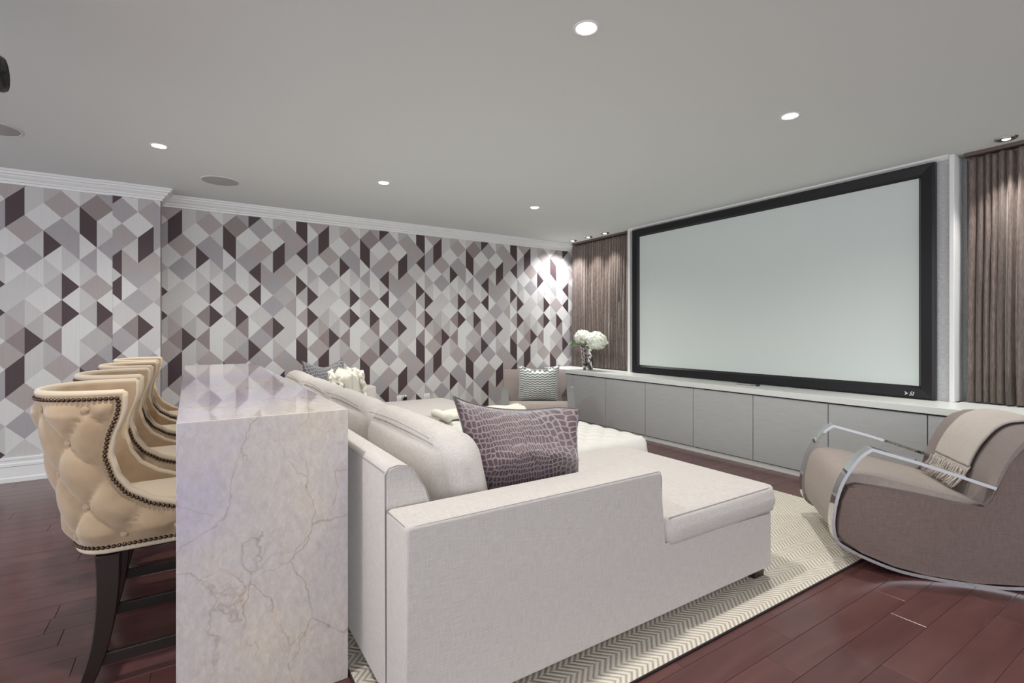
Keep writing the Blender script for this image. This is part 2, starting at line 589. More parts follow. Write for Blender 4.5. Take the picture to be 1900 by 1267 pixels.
basec = t.mix(t.math('MULTIPLY', t.math('SUBTRACT', 0.62, fine), 2.2), basec, (0.42, 0.36, 0.36))
mask = t.ramp(t.noise(v, 3.1, 3), [(0.36, (0, 0, 0)), (0.56, (1, 1, 1))])
v1 = t.math('MULTIPLY', veins(4.1, 0.009, 2.3), mask)
v2 = t.math('MULTIPLY', veins(6.5, 0.014, 5.1), t.ramp(t.noise(v, 4.3, 2), [(0.5, (0, 0, 0)), (0.68, (1, 1, 1))]))
basec = t.mix(t.math('MULTIPLY', v1, 0.5), basec, (0.27, 0.17, 0.13))
basec = t.mix(t.math('MULTIPLY', v2, 0.6), basec, (0.36, 0.20, 0.11))
t.color(basec)

# curtain
m = M['curtain'] = mat('sheer_mocha', (0.19, 0.135, 0.115), 0.55, spec=0.3, sheen=0.4)
t = NT(m); wv = t.noise(t.coord((300, 300, 20)), 1, 2)
t.color(t.ramp(wv, [(0.35, (0.105, 0.078, 0.067)), (0.65, (0.215, 0.17, 0.147))]))
t.bump(wv, 0.3, 0.001)
M['track'] = mat('curtain_track', (0.13, 0.09, 0.075), 0.5)

# crocodile velvet
def croc(name, dark, line, scale):
    m = mat(name, dark, 0.55, sheen=0.8, spec=0.4)
    t = NT(m)
    v = t.coord((1, 1, 1))
    sx = t.n('ShaderNodeSeparateXYZ'); t.l(v, sx.inputs[0])
    wob = t.math('MULTIPLY', t.math('SUBTRACT', t.noise(v, 5, 2), 0.5), 0.07)
    wob2 = t.math('MULTIPLY', t.math('SUBTRACT', t.noise(v, 7.7, 2), 0.5), 0.05)
    X = t.math('ADD', sx.outputs[0], wob); Z = t.math('ADD', sx.outputs[2], wob2)
    # cells shrink toward a band left of centre
    bend = t.math('MULTIPLY', t.math('SINE', t.math('MULTIPLY_ADD', X, 11.0, 0.9)), 0.055)
    X2 = t.math('ADD', X, bend)
    cc = t.n('ShaderNodeCombineXYZ'); t.l(t.math('MULTIPLY', X2, scale), cc.inputs[0]); t.l(t.math('MULTIPLY', Z, scale * 0.82), cc.inputs[1])
    vo = t.n('ShaderNodeTexVoronoi', feature='DISTANCE_TO_EDGE'); vo.inputs['Randomness'].default_value = 0.38
    vo.inputs['Scale'].default_value = 1.0
    t.l(cc.outputs[0], vo.inputs['Vector'])
    f = t.ramp(vo.outputs['Distance'], [(0.05, (1, 1, 1)), (0.17, (0, 0, 0))])
    cellv = t.ramp(t.noise(v, 14, 2), [(0.3, tuple(q * 0.8 for q in dark)), (0.7, tuple(q * 1.35 for q in dark))])
    t.color(t.mix(f, cellv, line))
    inv = t.math('SUBTRACT', 1.0, f)
    t.bump(inv, 0.5, 0.004)
    return m
M['croc'] = croc('crocodile_velvet', (0.075, 0.045, 0.052), (0.255, 0.20, 0.215), 56)
M['croc_grey'] = croc('grey_crocodile_velvet', (0.10, 0.10, 0.11), (0.30, 0.29, 0.31), 40)
M['croc_pipe'] = mat('dark_pillow_piping', (0.10, 0.085, 0.09), 0.6)

# wave pillow
m = M['wave'] = mat('wave_stripe_silk', (0.6, 0.63, 0.6), 0.4, sheen=0.3)
t = NT(m); v = t.coord(); sx = t.n('ShaderNodeSeparateXYZ'); t.l(v, sx.inputs[0])
wv = t.math('MULTIPLY', t.math('SINE', t.math('MULTIPLY', sx.outputs[0], 115)), 0.0052)
f = t.math('SINE', t.math('MULTIPLY', t.math('ADD', sx.outputs[2], wv), 2 * PI / 0.027))
t.color(t.ramp(t.math('MULTIPLY_ADD', f, 0.5, 0.5), [(0.22, (0.15, 0.165, 0.16)), (0.5, (0.60, 0.64, 0.61)), (0.9, (0.74, 0.77, 0.74))]))

# mercury mosaic vase
m = M['vase'] = mat('silver_mosaic', (0.7, 0.68, 0.7), 0.12, 0.95)
t = NT(m); vo = t.n('ShaderNodeTexVoronoi'); vo.inputs['Scale'].default_value = 55; t.l(t.coord((1, 1, 0.6)), vo.inputs['Vector'])
sxx = t.n('ShaderNodeSeparateXYZ'); t.l(vo.outputs['Color'], sxx.inputs[0])
t.color(t.ramp(sxx.outputs[0], [(0.25, (0.10, 0.085, 0.09)), (0.5, (0.5, 0.47, 0.48)), (0.75, (0.85, 0.85, 0.86))]))
t.bump(sxx.outputs[1], 0.8, 0.006)
m = M['petal'] = mat('hydrangea_white', (0.86, 0.88, 0.74), 0.7)
t = NT(m); gi = t.n('ShaderNodeNewGeometry')
t.color(t.ramp(t.noise(t.coord(), 22, 2), [(0.28, (0.70, 0.78, 0.50)), (0.5, (0.90, 0.92, 0.84))]))
t.b.inputs['Subsurface Weight'].default_value = 0.0

# wallpaper palette
WP = {'W': (0.66, 0.655, 0.64), 'L': (0.555, 0.54, 0.53), 'G': (0.455, 0.435, 0.43), 'S': (0.375, 0.355, 0.365),
      'M': (0.40, 0.355, 0.345), 'K': (0.275, 0.228, 0.225), 'D': (0.072, 0.046, 0.050)}
WPM = {}
for k, c in WP.items():
    m = mat('wallpaper_' + {'W': 'ivory', 'L': 'pale_greige', 'G': 'warm_grey', 'S': 'blue_grey', 'M': 'mauve', 'K': 'dusk_mauve', 'D': 'aubergine'}[k], c, 0.5, spec=0.35)
    t = NT(m)
    nz = t.noise(t.coord((150, 150, 4)), 1, 2)
    a = tuple(x * 0.97 for x in c)
    b = tuple(min(1, x * 1.03) for x in c)
    t.color(t.ramp(nz, [(0.3, a), (0.7, b)]))
    WPM[k] = m
KEYS = list('WLGSMKD')

# ------------------------------------------------------------------ structure
PW, PH, PZ0 = 0.1142, 0.2284, 2.281
PAT = [("DDWWGMK".replace('WWGMK', 'WGMK'), "MLDWWD"), ("SWLLGM", "SGDDWW"), ("DMSLGK", "DWWLMM"), ("WLWWGL", "MSLLDL"),
       ("MSWGKK", "WDLWLG"), ("LSWWWW", "SLDDWM"), ("KDSMGG", "DWLLWL"), ("WSWWKS", "LWMDGK"),
       ("SMDDLS", "WSLWWD"), ("WLSSKW", "MMWLSS"), ("MDMGLL", "WDSSDG"), ("MLLMLW", "SMGLLS")]
def wallpaper(name, x0, x1, z0, z1, y, phase, side=None):
    """printed pattern as flat coloured triangles on a wall plane facing -Y"""
    bm = bmesh.new()
    i0 = int(math.floor((x0 - phase) / PW)) - 1
    i1 = int(math.ceil((x1 - phase) / PW)) + 1
    def hz(i, r): return PZ0 - (r + (0.5 if i % 2 else 0.0)) * PH
    for i in range(i0, i1):
        L, Rr = PAT[i % 12]
        xl, xr = phase + i * PW, phase + (i + 1) * PW
        for r in range(-2, 12):
            if i % 2 == 0:
                rt = ((xl, hz(i, r)), (xr, hz(i + 1, r)), (xl, hz(i, r + 1)))
                lt = ((xr, hz(i + 1, r - 1)), (xr, hz(i + 1, r)), (xl, hz(i, r)))
            else:
                rt = ((xl, hz(i, r)), (xr, hz(i + 1, r + 1)), (xl, hz(i, r + 1)))
                lt = ((xr, hz(i + 1, r)), (xr, hz(i + 1, r + 1)), (xl, hz(i, r)))
            for tri, c in ((lt, L[r % 6]), (rt, Rr[r % 6])):
                f = bm.faces.new([bm.verts.new((px, y, pz)) for px, pz in tri])
                f.material_index = KEYS.index(c)
    for co, no in (((x0, 0, 0), (-1, 0, 0)), ((x1, 0, 0), (1, 0, 0)), ((0, 0, z0), (0, 0, -1)), ((0, 0, z1), (0, 0, 1))):
        bmesh.ops.bisect_plane(bm, geom=bm.verts[:] + bm.edges[:] + bm.faces[:], plane_co=co, plane_no=no, clear_outer=True)
    bmesh.ops.remove_doubles(bm, verts=bm.verts[:], dist=1e-4)
    for f in bm.faces:
        if f.normal.y > 0: f.normal_flip()
    # wall thickness behind
    b2 = [(x0, x1, y + 0.002, y + 0.1, z0, z1)]
    for q in b2:
        n0 = set(bm.faces)
        box(bm, *q)
        for f in bm.faces:
            if f not in n0: f.material_index = 1
    o = obj(name, bm, [WPM[k] for k in KEYS], None, smooth=False)
    return tag(o, kind='structure')

YB, YL, YL2 = 5.80, 5.56, 5.578
wallpaper('wall_back', -0.225, 4.95, 0, H, YB, 0.966 - 12 * PW)
wallpaper('wall_left', -0.566, -0.223, 0, H, YL, -1.530)
bpy.data.objects['wall_left'].name = 'wall_left'
wallpaper('wall_left_recess', -4.6, -0.566, 0, H, YL2, -1.474)
# return of the projecting wall
bm = new_bm()
box(bm, -0.30, -0.223, YL + 0.003, YB, 0, H)
tag(obj('wall_left_return', bm, WPM['L'], smooth=False), kind='structure')

bm = new_bm(); box(bm, -5, 5.0, -4.2, 6.0, H, H + 0.1)
tag(obj('ceiling', bm, M['ceiling'], smooth=False), kind='structure')

# right-hand wall with recesses for curtains
XP = 4.70
XC = 4.86
bm = new_bm()
box(bm, XP, XP + 0.25, 1.349, 4.499, 0, H)
box(bm, XC, XC + 0.1, -4.2, 1.349, 0, H)
box(bm, XC, XC + 0.1, 4.499, YB + 0.05, 0, H)
tag(obj('wall_right', bm, M['panel_wall'], smooth=False), kind='structure')

def sweep_moulding(name, line, prof, m):
    """axis-aligned polyline in plan (wall face), room on the -Y / +X side; prof = (out, z)"""
    bm = bmesh.new()
    n = len(line)
    nor = []
    for a, b in zip(line, line[1:]):
        d = Vector((b[0] - a[0], b[1] - a[1])).normalized()
        nor.append(Vector((d.y, -d.x)))
    rows = []
    for i, p in enumerate(line):
        ns = ([nor[i - 1]] if i > 0 else []) + ([nor[i]] if i < n - 1 else [])
        if len(ns) == 2 and (ns[0] - ns[1]).length < 1e-6: ns = ns[:1]
        off = sum(ns, Vector((0, 0)))
        rows.append([bm.verts.new((p[0] + off.x * o, p[1] + off.y * o, z)) for o, z in prof])
    for A, B in zip(rows, rows[1:]):
        for k in range(len(prof)):
            k2 = (k + 1) % len(prof)
            bm.faces.new((A[k], A[k2], B[k2], B[k]))
    bm.faces.new(rows[0]); bm.faces.new(rows[-1][::-1])
    bmesh.ops.recalc_face_normals(bm, faces=bm.faces[:])
    o = obj(name, bm, m, smooth=False)
    return tag(o, kind='structure')
LINE = [(-4.6, YL2), (-0.566, YL2), (-0.566, YL), (-0.223, YL), (-0.223, YB), (4.86, YB)]
crown = [(0, H - 0.001), (0.090, H - 0.001), (0.090, H - 0.018), (0.078, H - 0.022), (0.076, H - 0.036), (0.060, H - 0.040),
         (0.055, H - 0.052), (0.040, H - 0.066), (0.030, H - 0.072), (0.030, H - 0.086), (0.016, H - 0.090), (0.014, H - 0.106), (0, H - 0.108)]
sweep_moulding('trim_1', LINE, crown, M['trim'])
base = [(0, 0.001), (0.020, 0.001), (0.020, 0.035), (0.014, 0.042), (0.014, 0.125), (0.018, 0.130), (0.018, 0.150), (0.012, 0.156),
        (0.012, 0.175), (0.016, 0.180), (0.016, 0.196), (0, 0.2)]
sweep_moulding('baseboard_back', LINE, base, M['trim'])
# picture wall mouldings
bm = new_bm(); box(bm, 4.672, XP + 0.16, 4.499, 4.545, 0.70, H - 0.001, 0.004)
tag(obj('trim_2', bm, M['trim'], smooth=False), kind='structure')
bm = new_bm(); box(bm, 4.672, XP + 0.16, 1.315, 1.345, 0.70, H - 0.001, 0.004)
tag(obj('trim_3', bm, M['trim'], smooth=False), kind='structure')
bm = new_bm(); prism(bm, [(XP, H - 0.001), (XP - 0.05, H - 0.001), (XP - 0.05, H - 0.014), (XP - 0.036, H - 0.022), (XP - 0.022, H - 0.03), (XP, H - 0.034)], 'y', 1.346, 4.498)
tag(obj('trim_4', bm, M['trim'], smooth=False), kind='structure')

# floor ---------------------------------------------------------------
bm = new_bm(); box(bm, -5, 5.0, -4.2, 6.0, -0.12, -0.008)
floor = tag(obj('floor', bm, M['subfloor'], smooth=False), kind='structure')
def px_of(X, Y, Z=0):
    a = math.radians(32.7976)
    D = X * math.sin(a) + Y * math.cos(a)
    u = X * math.cos(a) - Y * math.sin(a)
    if D < 0.15: return None
    return 950 + 928 * u / D, 614 - 928 * (Z - CAM_H) / D
PLW = 0.127
rows = []
k = 0
y = 1.187
while y < 5.9: y += PLW
ytop = y
plank_meshes = {}
vis, rest = [], []
hidden_zones = [(0.56, 3.55, 1.40, 5.2), (-0.02, 0.45, 1.8, 4.7)]
r = 0
yy = ytop
known = {1.187: 2.0, 1.060: 1.815, 0.933: 2.55, 0.806: 2.13, 0.679: 2.9}
while yy > -4.2:
    y1 = yy - 0.0; y0 = yy - PLW
    rr = random.Random(r * 13 + 5)
    L = 0.9
    off = None
    for ky, kx in known.items():
        if abs(ky - y1) < 0.02: off = kx
    x = (off if off is not None else rr.uniform(-0.9, 0)) - 7.2
    while x > -4.9: x -= 0.9
    while x < 4.95:
        ln = 0.9 if off is not None else rr.choice((0.6, 0.75, 0.9, 1.05))
        x0, x1 = max(x, -5), min(x + ln, 4.98)
        if x1 - x0 > 0.02:
            inview = False
            for fx in (0, 0.25, 0.5, 0.75, 1):
                for fy in (0, 1):
                    X, Y = x0 + (x1 - x0) * fx, y0 + (y1 - y0) * fy
                    p = px_of(X, Y)
                    if p and -10 < p[0] < 1910 and -10 < p[1] < 1290 and not any(a < X < b and c < Y < d for a, b, c, d in hidden_zones) and Y < 5.85:
                        inview = True
            (vis if inview else rest).append((x0, x1, y0, y1))
        x += ln
    yy -= PLW
    r += 1
def dist2(q): return ((q[0] + q[1]) / 2) ** 2 + ((q[2] + q[3]) / 2) ** 2
vis.sort(key=dist2)
rest += vis[290:]
vis = vis[:290]
for q in vis:
    Lq = round(q[1] - q[0], 3)
    if Lq not in plank_meshes:
        bmq = new_bm()
        box(bmq, 0.0004, Lq - 0.0004, 0.0004, PLW - 0.0004, -0.008, 0.0, 0.0012, 1)
        o = obj('plank', bmq, M['plank'], floor, smooth=False)
        plank_meshes[Lq] = o.data
    else:
        o = bpy.data.objects.new('plank', plank_meshes[Lq]); COL.objects.link(o); o.parent = floor
    o.location = (q[0], q[2], 0)
bm = new_bm()
for q in rest:
    box(bm, q[0] + 0.0004, q[1] - 0.0004, q[2] + 0.0004, q[3] - 0.0004, -0.0078, -0.0003)
tag(obj('plank_field', bm, M['plank'], floor, smooth=False), kind='stuff')

# rug ------------------------------------------------------------------
RX0, RX1, RY0, RY1 = 0.478, 3.735, 1.227, 5.35
rug = empty('area_rug', (0, 0, 0.0))
tag(rug, 'cream herringbone woven rug with dark bound edge under the sofa and ottoman', 'rug')
bm = new_bm(); box(bm, RX0, RX1, RY0, RY1, 0.0005, 0.012, 0.003, 2)
obj('woven_pile', bm, M['rug'], rug, smooth=False)
bm = new_bm()
tube(bm, [(RX0, RY0, 0.006), (RX1, RY0, 0.006), (RX1, RY1, 0.006), (RX0, RY1, 0.006)], 0.0055, 6, closed=True)
obj('edge_binding', bm, M['rug_edge'], rug)
RZ = 0.012

# ------------------------------------------------------------------ media cabinets
XD = 4.285
doors_y = [5.80, 5.155, 4.535, 3.90, 3.264, 2.625, 1.99, 1.35, 0.71, 0.07, -0.57]
ordn = ['half hidden by the chair at the wallpapered corner', 'below the vase of hydrangeas', 'second from the vase, at the screen\'s far edge',
        'third from the vase, behind the white ottoman', 'below the small black bar on the counter', 'behind the end of the chaise',
        'behind the chrome arm of the rocking chair', 'behind the rocking chair with the beige throw', 'under the right-hand curtain', 'beyond the right edge of the picture']
for i, (ya, yb) in enumerate(zip(doors_y, doors_y[1:])):
    c = empty('cabinet', (XD, (ya + yb) / 2, 0))
    tag(c, 'grey linen-textured cabinet unit ' + ordn[i], 'cabinet', 'grey media cabinets along the screen wall')
    hw = (ya - yb) / 2
    bm = new_bm(); box(bm, 0.024, 0.40, -hw + 0.001, hw - 0.001, 0.045, 0.640)
    obj('body', bm, mat('cabinet_carcass', (0.10, 0.095, 0.09), 0.6) if i == 0 else bpy.data.materials['cabinet_carcass'], c, smooth=False)
    bm = new_bm(); box(bm, 0.0, 0.022, -hw + 0.003, hw - 0.003, 0.052, 0.638, 0.0015, 1)
    obj('door', bm, M['door'], c, smooth=False)
    bm = new_bm(); box(bm, 0.012, 0.36, -hw + 0.0005, hw - 0.0005, 0.0, 0.044)
    obj('plinth', bm, M['white_lacquer'], c, smooth=False)
ct = empty('countertop', (XD - 0.015, 0, 0.65))
tag(ct, 'long off-white lacquered countertop running below the screen and curtains', 'countertop')
bm = new_bm(); box(bm, 0, 0.43, -0.6, YB - 0.022, 0.0, 0.05, 0.002, 1)
obj('slab', bm, M['white_lacquer'], ct, smooth=False)
bm = new_bm()
box(bm, 0.43, 0.575, 4.55, YB - 0.022, 0.0, 0.05)
obj('recess_sill', bm, M['white_lacquer'], ct, smooth=False)
bm = new_bm(); box(bm, 0.43, 0.575, -0.6, 1.298, 0.0, 0.05)
obj('recess_sill', bm, M['white_lacquer'], ct, smooth=False)
CT = 0.70

# screen ---------------------------------------------------------------
XS = 4.655
sc_ = empty('projection_screen', (XS, 2.935, 0.703))
tag(sc_, 'wide pale movie screen inside a thick black frame, above the countertop', 'projection screen')
sy0, sy1, sz0, sz1 = 1.422 - 2.935, 4.449 - 2.935, 0.0, 1.775
iy0, iy1, iz0, iz1 = 1.525 - 2.935, 4.341 - 2.935, 0.098, 1.680
def frame_bar(outer, inner):
    bm = new_bm()
    (a, b), (c, d) = outer, inner
    # bevelled bar with mitred ends: outer lip, raised face, inner slope
    P = []
    for t_, x in ((0.0, 0.04), (0.0, 0.0), (0.14, -0.012), (0.80, -0.006), (1.0, 0.018), (1.0, 0.04)):
        e1 = (a[0] + (c[0] - a[0]) * t_, a[1] + (c[1] - a[1]) * t_)
        e2 = (b[0] + (d[0] - b[0]) * t_, b[1] + (d[1] - b[1]) * t_)
        P.append((bm.verts.new((x, *e1)), bm.verts.new((x, *e2))))
    for q, q2 in zip(P, P[1:]):
        bm.faces.new((q[0], q2[0], q2[1], q[1]))
    bm.faces.new([q[0] for q in P]); bm.faces.new([q[1] for q in P][::-1]); bm.faces.new((P[-1][0], P[0][0], P[0][1], P[-1][1]))
    bmesh.ops.recalc_face_normals(bm, faces=bm.faces[:])
    return obj('frame_bar', bm, M['black_frame'], sc_, smooth=False)
O = [(sy0, sz0), (sy1, sz0), (sy1, sz1), (sy0, sz1)]
I = [(iy0, iz0), (iy1, iz0), (iy1, iz1), (iy0, iz1)]
for i in range(4):
    frame_bar((O[i], O[(i + 1) % 4]), (I[i], I[(i + 1) % 4]))
bm = new_bm(); box(bm, 0.02, 0.03, iy0 - 0.01, iy1 + 0.01, iz0 - 0.01, iz1 + 0.01)
obj('screen_surface', bm, M['screen'], sc_, smooth=False)
bm = new_bm(); box(bm, -0.016, 0.035, sy0 + 0.01, sy1 - 0.01, -0.0015, 0.0, 0)
# logo on the lower rail
def text_mesh(body, size, shear=0.0):
    cu = bpy.data.curves.new('logo_text', 'FONT')
    cu.body = body; cu.size = size; cu.extrude = 0.0008; cu.shear = shear; cu.resolution_u = 3
    o = bpy.data.objects.new('logo_text', cu)
    COL.objects.link(o)
    dg = bpy.context.evaluated_depsgraph_get()
    me = bpy.data.meshes.new_from_object(o.evaluated_get(dg))
    bpy.data.objects.remove(o, do_unlink=True)
    return me
bm.free()
M['silver_ink'] = mat('silver_ink', (0.75, 0.75, 0.78), 0.3)
me = text_mesh('SI', 0.042, 0.3); me.materials.append(M['silver_ink'])
lg = bpy.data.objects.new('logo_letters', me); COL.objects.link(lg); lg.parent = sc_
lg.rotation_euler = (PI / 2, 0, -PI / 2)
lg.location = (-0.0125, 1.578 - 2.935, 0.024)
bm = new_bm()
for p in ([(0.0, 0.020), (0.016, 0.012), (0.0, 0.004)], [(-0.007, 0.026), (0.003, 0.021), (-0.002, 0.014)], [(-0.007, -0.001), (0.003, 0.003), (-0.002, 0.010)]):
    prism(bm, [(-q[0], q[1]) for q in p], 'x', -0.0015, 0)
lm = obj('logo_arrow', bm, M['silver_ink'], sc_, smooth=False); lm.location = (-0.0125, 1.598 - 2.935, 0.026)

# small sensor bar on the counter
sb = empty('sensor_bar', (4.50, 2.80, CT))
tag(sb, 'slim black bar lying on the counter below the screen', 'sensor bar')
bm = new_bm(); box(bm, -0.018, 0.018, -0.105, 0.115, 0.0, 0.016, 0.004); obj('housing', bm, M['black'], sb)
bm = new_bm(); box(bm, -0.0205, -0.0178, -0.085, 0.110, 0.004, 0.013, 0.001); obj('lens_strip', bm, M['steel'], sb, smooth=False)

# curtains ---------------------------------------------------------------
def curtain(name, ya, yb, label, seed):
    c = empty(name, (4.775, (ya + yb) / 2, CT))
    tag(c, label, 'curtain', 'sheer curtains beside the screen')
    hw = (yb - ya) / 2
    bm = new_bm()
    nf = int((yb - ya) / 0.0075)
    rr = random.Random(seed)
    phs = []
    p = 0
    for i in range(nf + 1):
        p += (0.0075 / (0.052 + 0.016 * math.sin(i * 0.11 + seed))) * 2 * PI
        phs.append(p)
    zs = [0.012, 0.25, 0.6, 1.0, 1.35, 1.6, 1.70, 1.755, 1.772]
    cols = []
    for i in range(nf + 1):
        yv = -hw + 2 * hw * i / nf
        row = []
        for z in zs:
            f = z / 1.772
            amp = (0.026 + 0.017 * noise.noise(Vector((i * 0.045, seed, 0)))) * (1.05 - 0.35 * f)
            ph = phs[i] + 1.3 * noise.noise(Vector((i * 0.02, z * 0.9, seed * 3)))
            x = amp * (math.sin(ph) + 0.35 * math.sin(2.3 * ph + seed)) + 0.006 * noise.noise(Vector((i * 0.05, z * 1.5, seed)))
            yo = 0.006 * math.cos(ph * 1.0) * (1 - 0.4 * f)
            zz = z
            if z > 1.76: zz += 0.006 * math.sin(ph * 0.5)
            row.append(bm.verts.new((x, yv + yo, zz)))
        cols.append(row)
    for A, B in zip(cols, cols[1:]):
        for k in range(len(zs) - 1):
            bm.faces.new((A[k], B[k], B[k + 1], A[k + 1]))
    o = obj('pleated_sheer', bm, M['curtain'], c)
    sm = o.modifiers.new('thickness', 'SOLIDIFY'); sm.thickness = 0.0015
    bm = new_bm(); box(bm, -0.045, 0.035, -hw - 0.004, hw + 0.004, 1.785, 1.809)
    obj('ceiling_track', bm, M['track'], c, smooth=False)
    return c
curtain('curtain', 4.60, 5.735, 'mocha sheer curtain behind the hydrangea vase, left of the screen', 2)
curtain('curtain', -0.55, 1.275, 'mocha sheer curtain right of the screen, above the rocking chair', 5)

# ------------------------------------------------------------------ ceiling fittings
def recessed(x, y, label, r=0.045, proto=None):
    c = empty('recessed_light', (x, y, H))
    tag(c, label, 'ceiling light', 'recessed ceiling lights')
    bm = new_bm(); lathe(bm, [(r + 0.012, 0.0), (r + 0.012, -0.003), (r + 0.006, -0.0045), (r, -0.003), (r - 0.004, 0.0)], 32, cap=False)
    obj('trim_ring', bm, M['trim'], c)
    bm = new_bm(); lathe(bm, [(0.0005, -0.001), (r - 0.003, -0.001), (r - 0.003, -0.0002), (0.0005, -0.0002)], 28)
    obj('lamp_face', bm, M['glow'], c)
    return c
lab = ['recessed ceiling light nearest the camera, high in the middle', 'recessed ceiling light in front of the projection screen',
       'recessed ceiling light at left, above the bar stools', 'recessed ceiling light in the middle of the far row',
       'recessed ceiling light of the far row nearest the left curtain']
p0 = None
for (x, y), L in zip(LAMPS, lab):
    if p0 is None: p0 = recessed(x, y, L)
    else:
        c = copy_tree(p0); c.location = (x, y, H); c['label'] = L
def small_spot(x, y, label):
    c = empty('curtain_spotlight', (x, y, H))
    tag(c, label, 'spotlight', 'small chrome spotlights over the curtains')
    bm = new_bm(); lathe(bm, [(0.022, 0.0), (0.060, -0.001), (0.060, -0.005), (0.050, -0.012), (0.032, -0.014), (0.024, -0.006)], 28, cap=False)
    obj('chrome_bezel', bm, M['chrome'], c)
    bm = new_bm(); lathe(bm, [(0.0005, -0.016), (0.012, -0.0155), (0.022, -0.010), (0.0225, -0.003), (0.0005, -0.003)], 20)
    obj('lamp_face', bm, M['glow'], c)
    return c
sl = ['small chrome spotlight nearest the wallpapered wall', 'middle one of three small spotlights over the left curtain', 'small chrome spotlight over the left curtain, nearest the screen',
      'small chrome spotlight over the right-hand curtain', 'small chrome spotlight beyond the right edge of the picture']
s0 = None
for (x, y), L in zip(SMALL, sl):
    if s0 is None: s0 = small_spot(x, y, L)
    else:
        c = copy_tree(s0); c.location = (x, y, H); c['label'] = L
def speaker(x, y, label):
    c = empty('ceiling_speaker', (x, y, H))
    tag(c, label, 'speaker', 'round in-ceiling speakers')
    bm = new_bm(); lathe(bm, [(0.0005, -0.004), (0.135, -0.004), (0.14, -0.003), (0.14, -0.0002), (0.0005, -0.0002)], 48); obj('grille', bm, M['grille'], c)
    bm = new_bm(); lathe(bm, [(0.140, -0.0002), (0.140, -0.005), (0.147, -0.0045), (0.149, -0.0002)], 48, cap=False); obj('rim', bm, M['ceiling'], c)
    return c
s1 = speaker(0.222, 4.975, 'round grey ceiling speaker beside the crown moulding, above the bar')
c = copy_tree(s1); c.location = (-1.06, 4.45, H); c['label'] = 'round grey ceiling speaker cut by the left edge of the picture'

# projector (only its lens end reaches into the frame)
pr = empty('projector', (-0.938, 2.66, 2.185))
tag(pr, 'black ceiling projector whose lens pokes in at the upper left edge', 'projector')
bm = new_bm(); box(bm, -0.22, 0.24, -0.22, 0.22, -0.075, 0.075, 0.02, 3); obj('housing', bm, M['black'], pr)
bm = new_bm()
prof = [(0.055, 0.23), (0.062, 0.27), (0.062, 0.30), (0.066, 0.31), (0.066, 0.335), (0.060, 0.345), (0.052, 0.335), (0.045, 0.31)]
n = 28
rings = [[bm.verts.new((x, r_ * math.cos(2 * PI * k / n), 0.015 + r_ * math.sin(2 * PI * k / n))) for k in range(n)] for r_, x in prof]
for A, B in zip(rings, rings[1:]):
    for k in range(n): bm.faces.new((A[k], A[(k + 1) % n], B[(k + 1) % n], B[k]))
bm.faces.new(rings[-1])
obj('lens_barrel', bm, M['black'], pr)
bm = new_bm(); box(bm, 0.10, 0.315, -0.03, 0.03, -0.095, -0.052, 0.008); obj('lens_cradle', bm, M['black'], pr)
bm = new_bm(); cyl(bm, (0.255, 0, -0.095), (0.255, 0, -0.135), 0.022, 0.026, 16); obj('foot', bm, M['steel'], pr)
bm = new_bm(); cyl(bm, (0, 0, 0.075), (0, 0, H - 2.185), 0.02, 0.02, 16); cyl(bm, (0, 0, H - 2.185 - 0.012), (0, 0, H - 2.185), 0.07, 0.07, 24); obj('ceiling_mount', bm, M['black'], pr)

# wall outlets
c = empty('wall_outlet', (2.15, YB, 0.405)); tag(c, 'white wall plate with a round black socket low on the wallpaper', 'outlet')
bm = new_bm(); box(bm, -0.06, 0.06, -0.006, 0, -0.04, 0.04, 0.003); obj('plate', bm, M['white_plastic'], c)
bm = new_bm(); cyl(bm, (0.03, -0.006, 0.005), (0.03, -0.035, 0.005), 0.032, 0.030, 24); obj('socket_ring', bm, M['steel'], c)
bm = new_bm(); cyl(bm, (0.03, -0.035, 0.005), (0.03, -0.038, 0.005), 0.024, 0.024, 24); obj('socket', bm, M['black'], c)
c = empty('wall_outlet', (2.475, YB, 0.40)); tag(c, 'plain white wall plate low on the wallpaper, right of the black socket', 'outlet')
bm = new_bm(); box(bm, -0.04, 0.04, -0.008, 0, -0.055, 0.045, 0.003); obj('plate', bm, M['white_plastic'], c)
bm = new_bm(); box(bm, -0.018, 0.018, -0.011, -0.008, -0.03, 0.03, 0.001); obj('socket', bm, M['white_lacquer'], c)

# ------------------------------------------------------------------ marble bar
BX0, BX1, BY0, BY1, BZ = -0.034, 0.468, 1.79, 4.76, 0.946
bar = empty('bar_counter', ((BX0 + BX1) / 2, (BY0 + BY1) / 2, 0))
tag(bar, 'waterfall bar counter of veined cream stone, lilac where cool light is painted in', 'bar counter')
hx, hy, th = (BX1 - BX0) / 2, (BY1 - BY0) / 2, 0.03
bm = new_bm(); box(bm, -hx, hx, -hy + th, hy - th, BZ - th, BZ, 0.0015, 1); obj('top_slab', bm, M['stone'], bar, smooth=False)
for s in (-1, 1):
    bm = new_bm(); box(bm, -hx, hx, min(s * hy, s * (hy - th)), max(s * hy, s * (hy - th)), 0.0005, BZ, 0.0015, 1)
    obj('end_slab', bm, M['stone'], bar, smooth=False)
bm = new_bm(); box(bm, -hx + 0.14, hx - 0.14, -hy + 0.25, hy - 0.25, 0.0005, BZ - th)
obj('core_panel', bm, M['espresso'], bar, smooth=False)

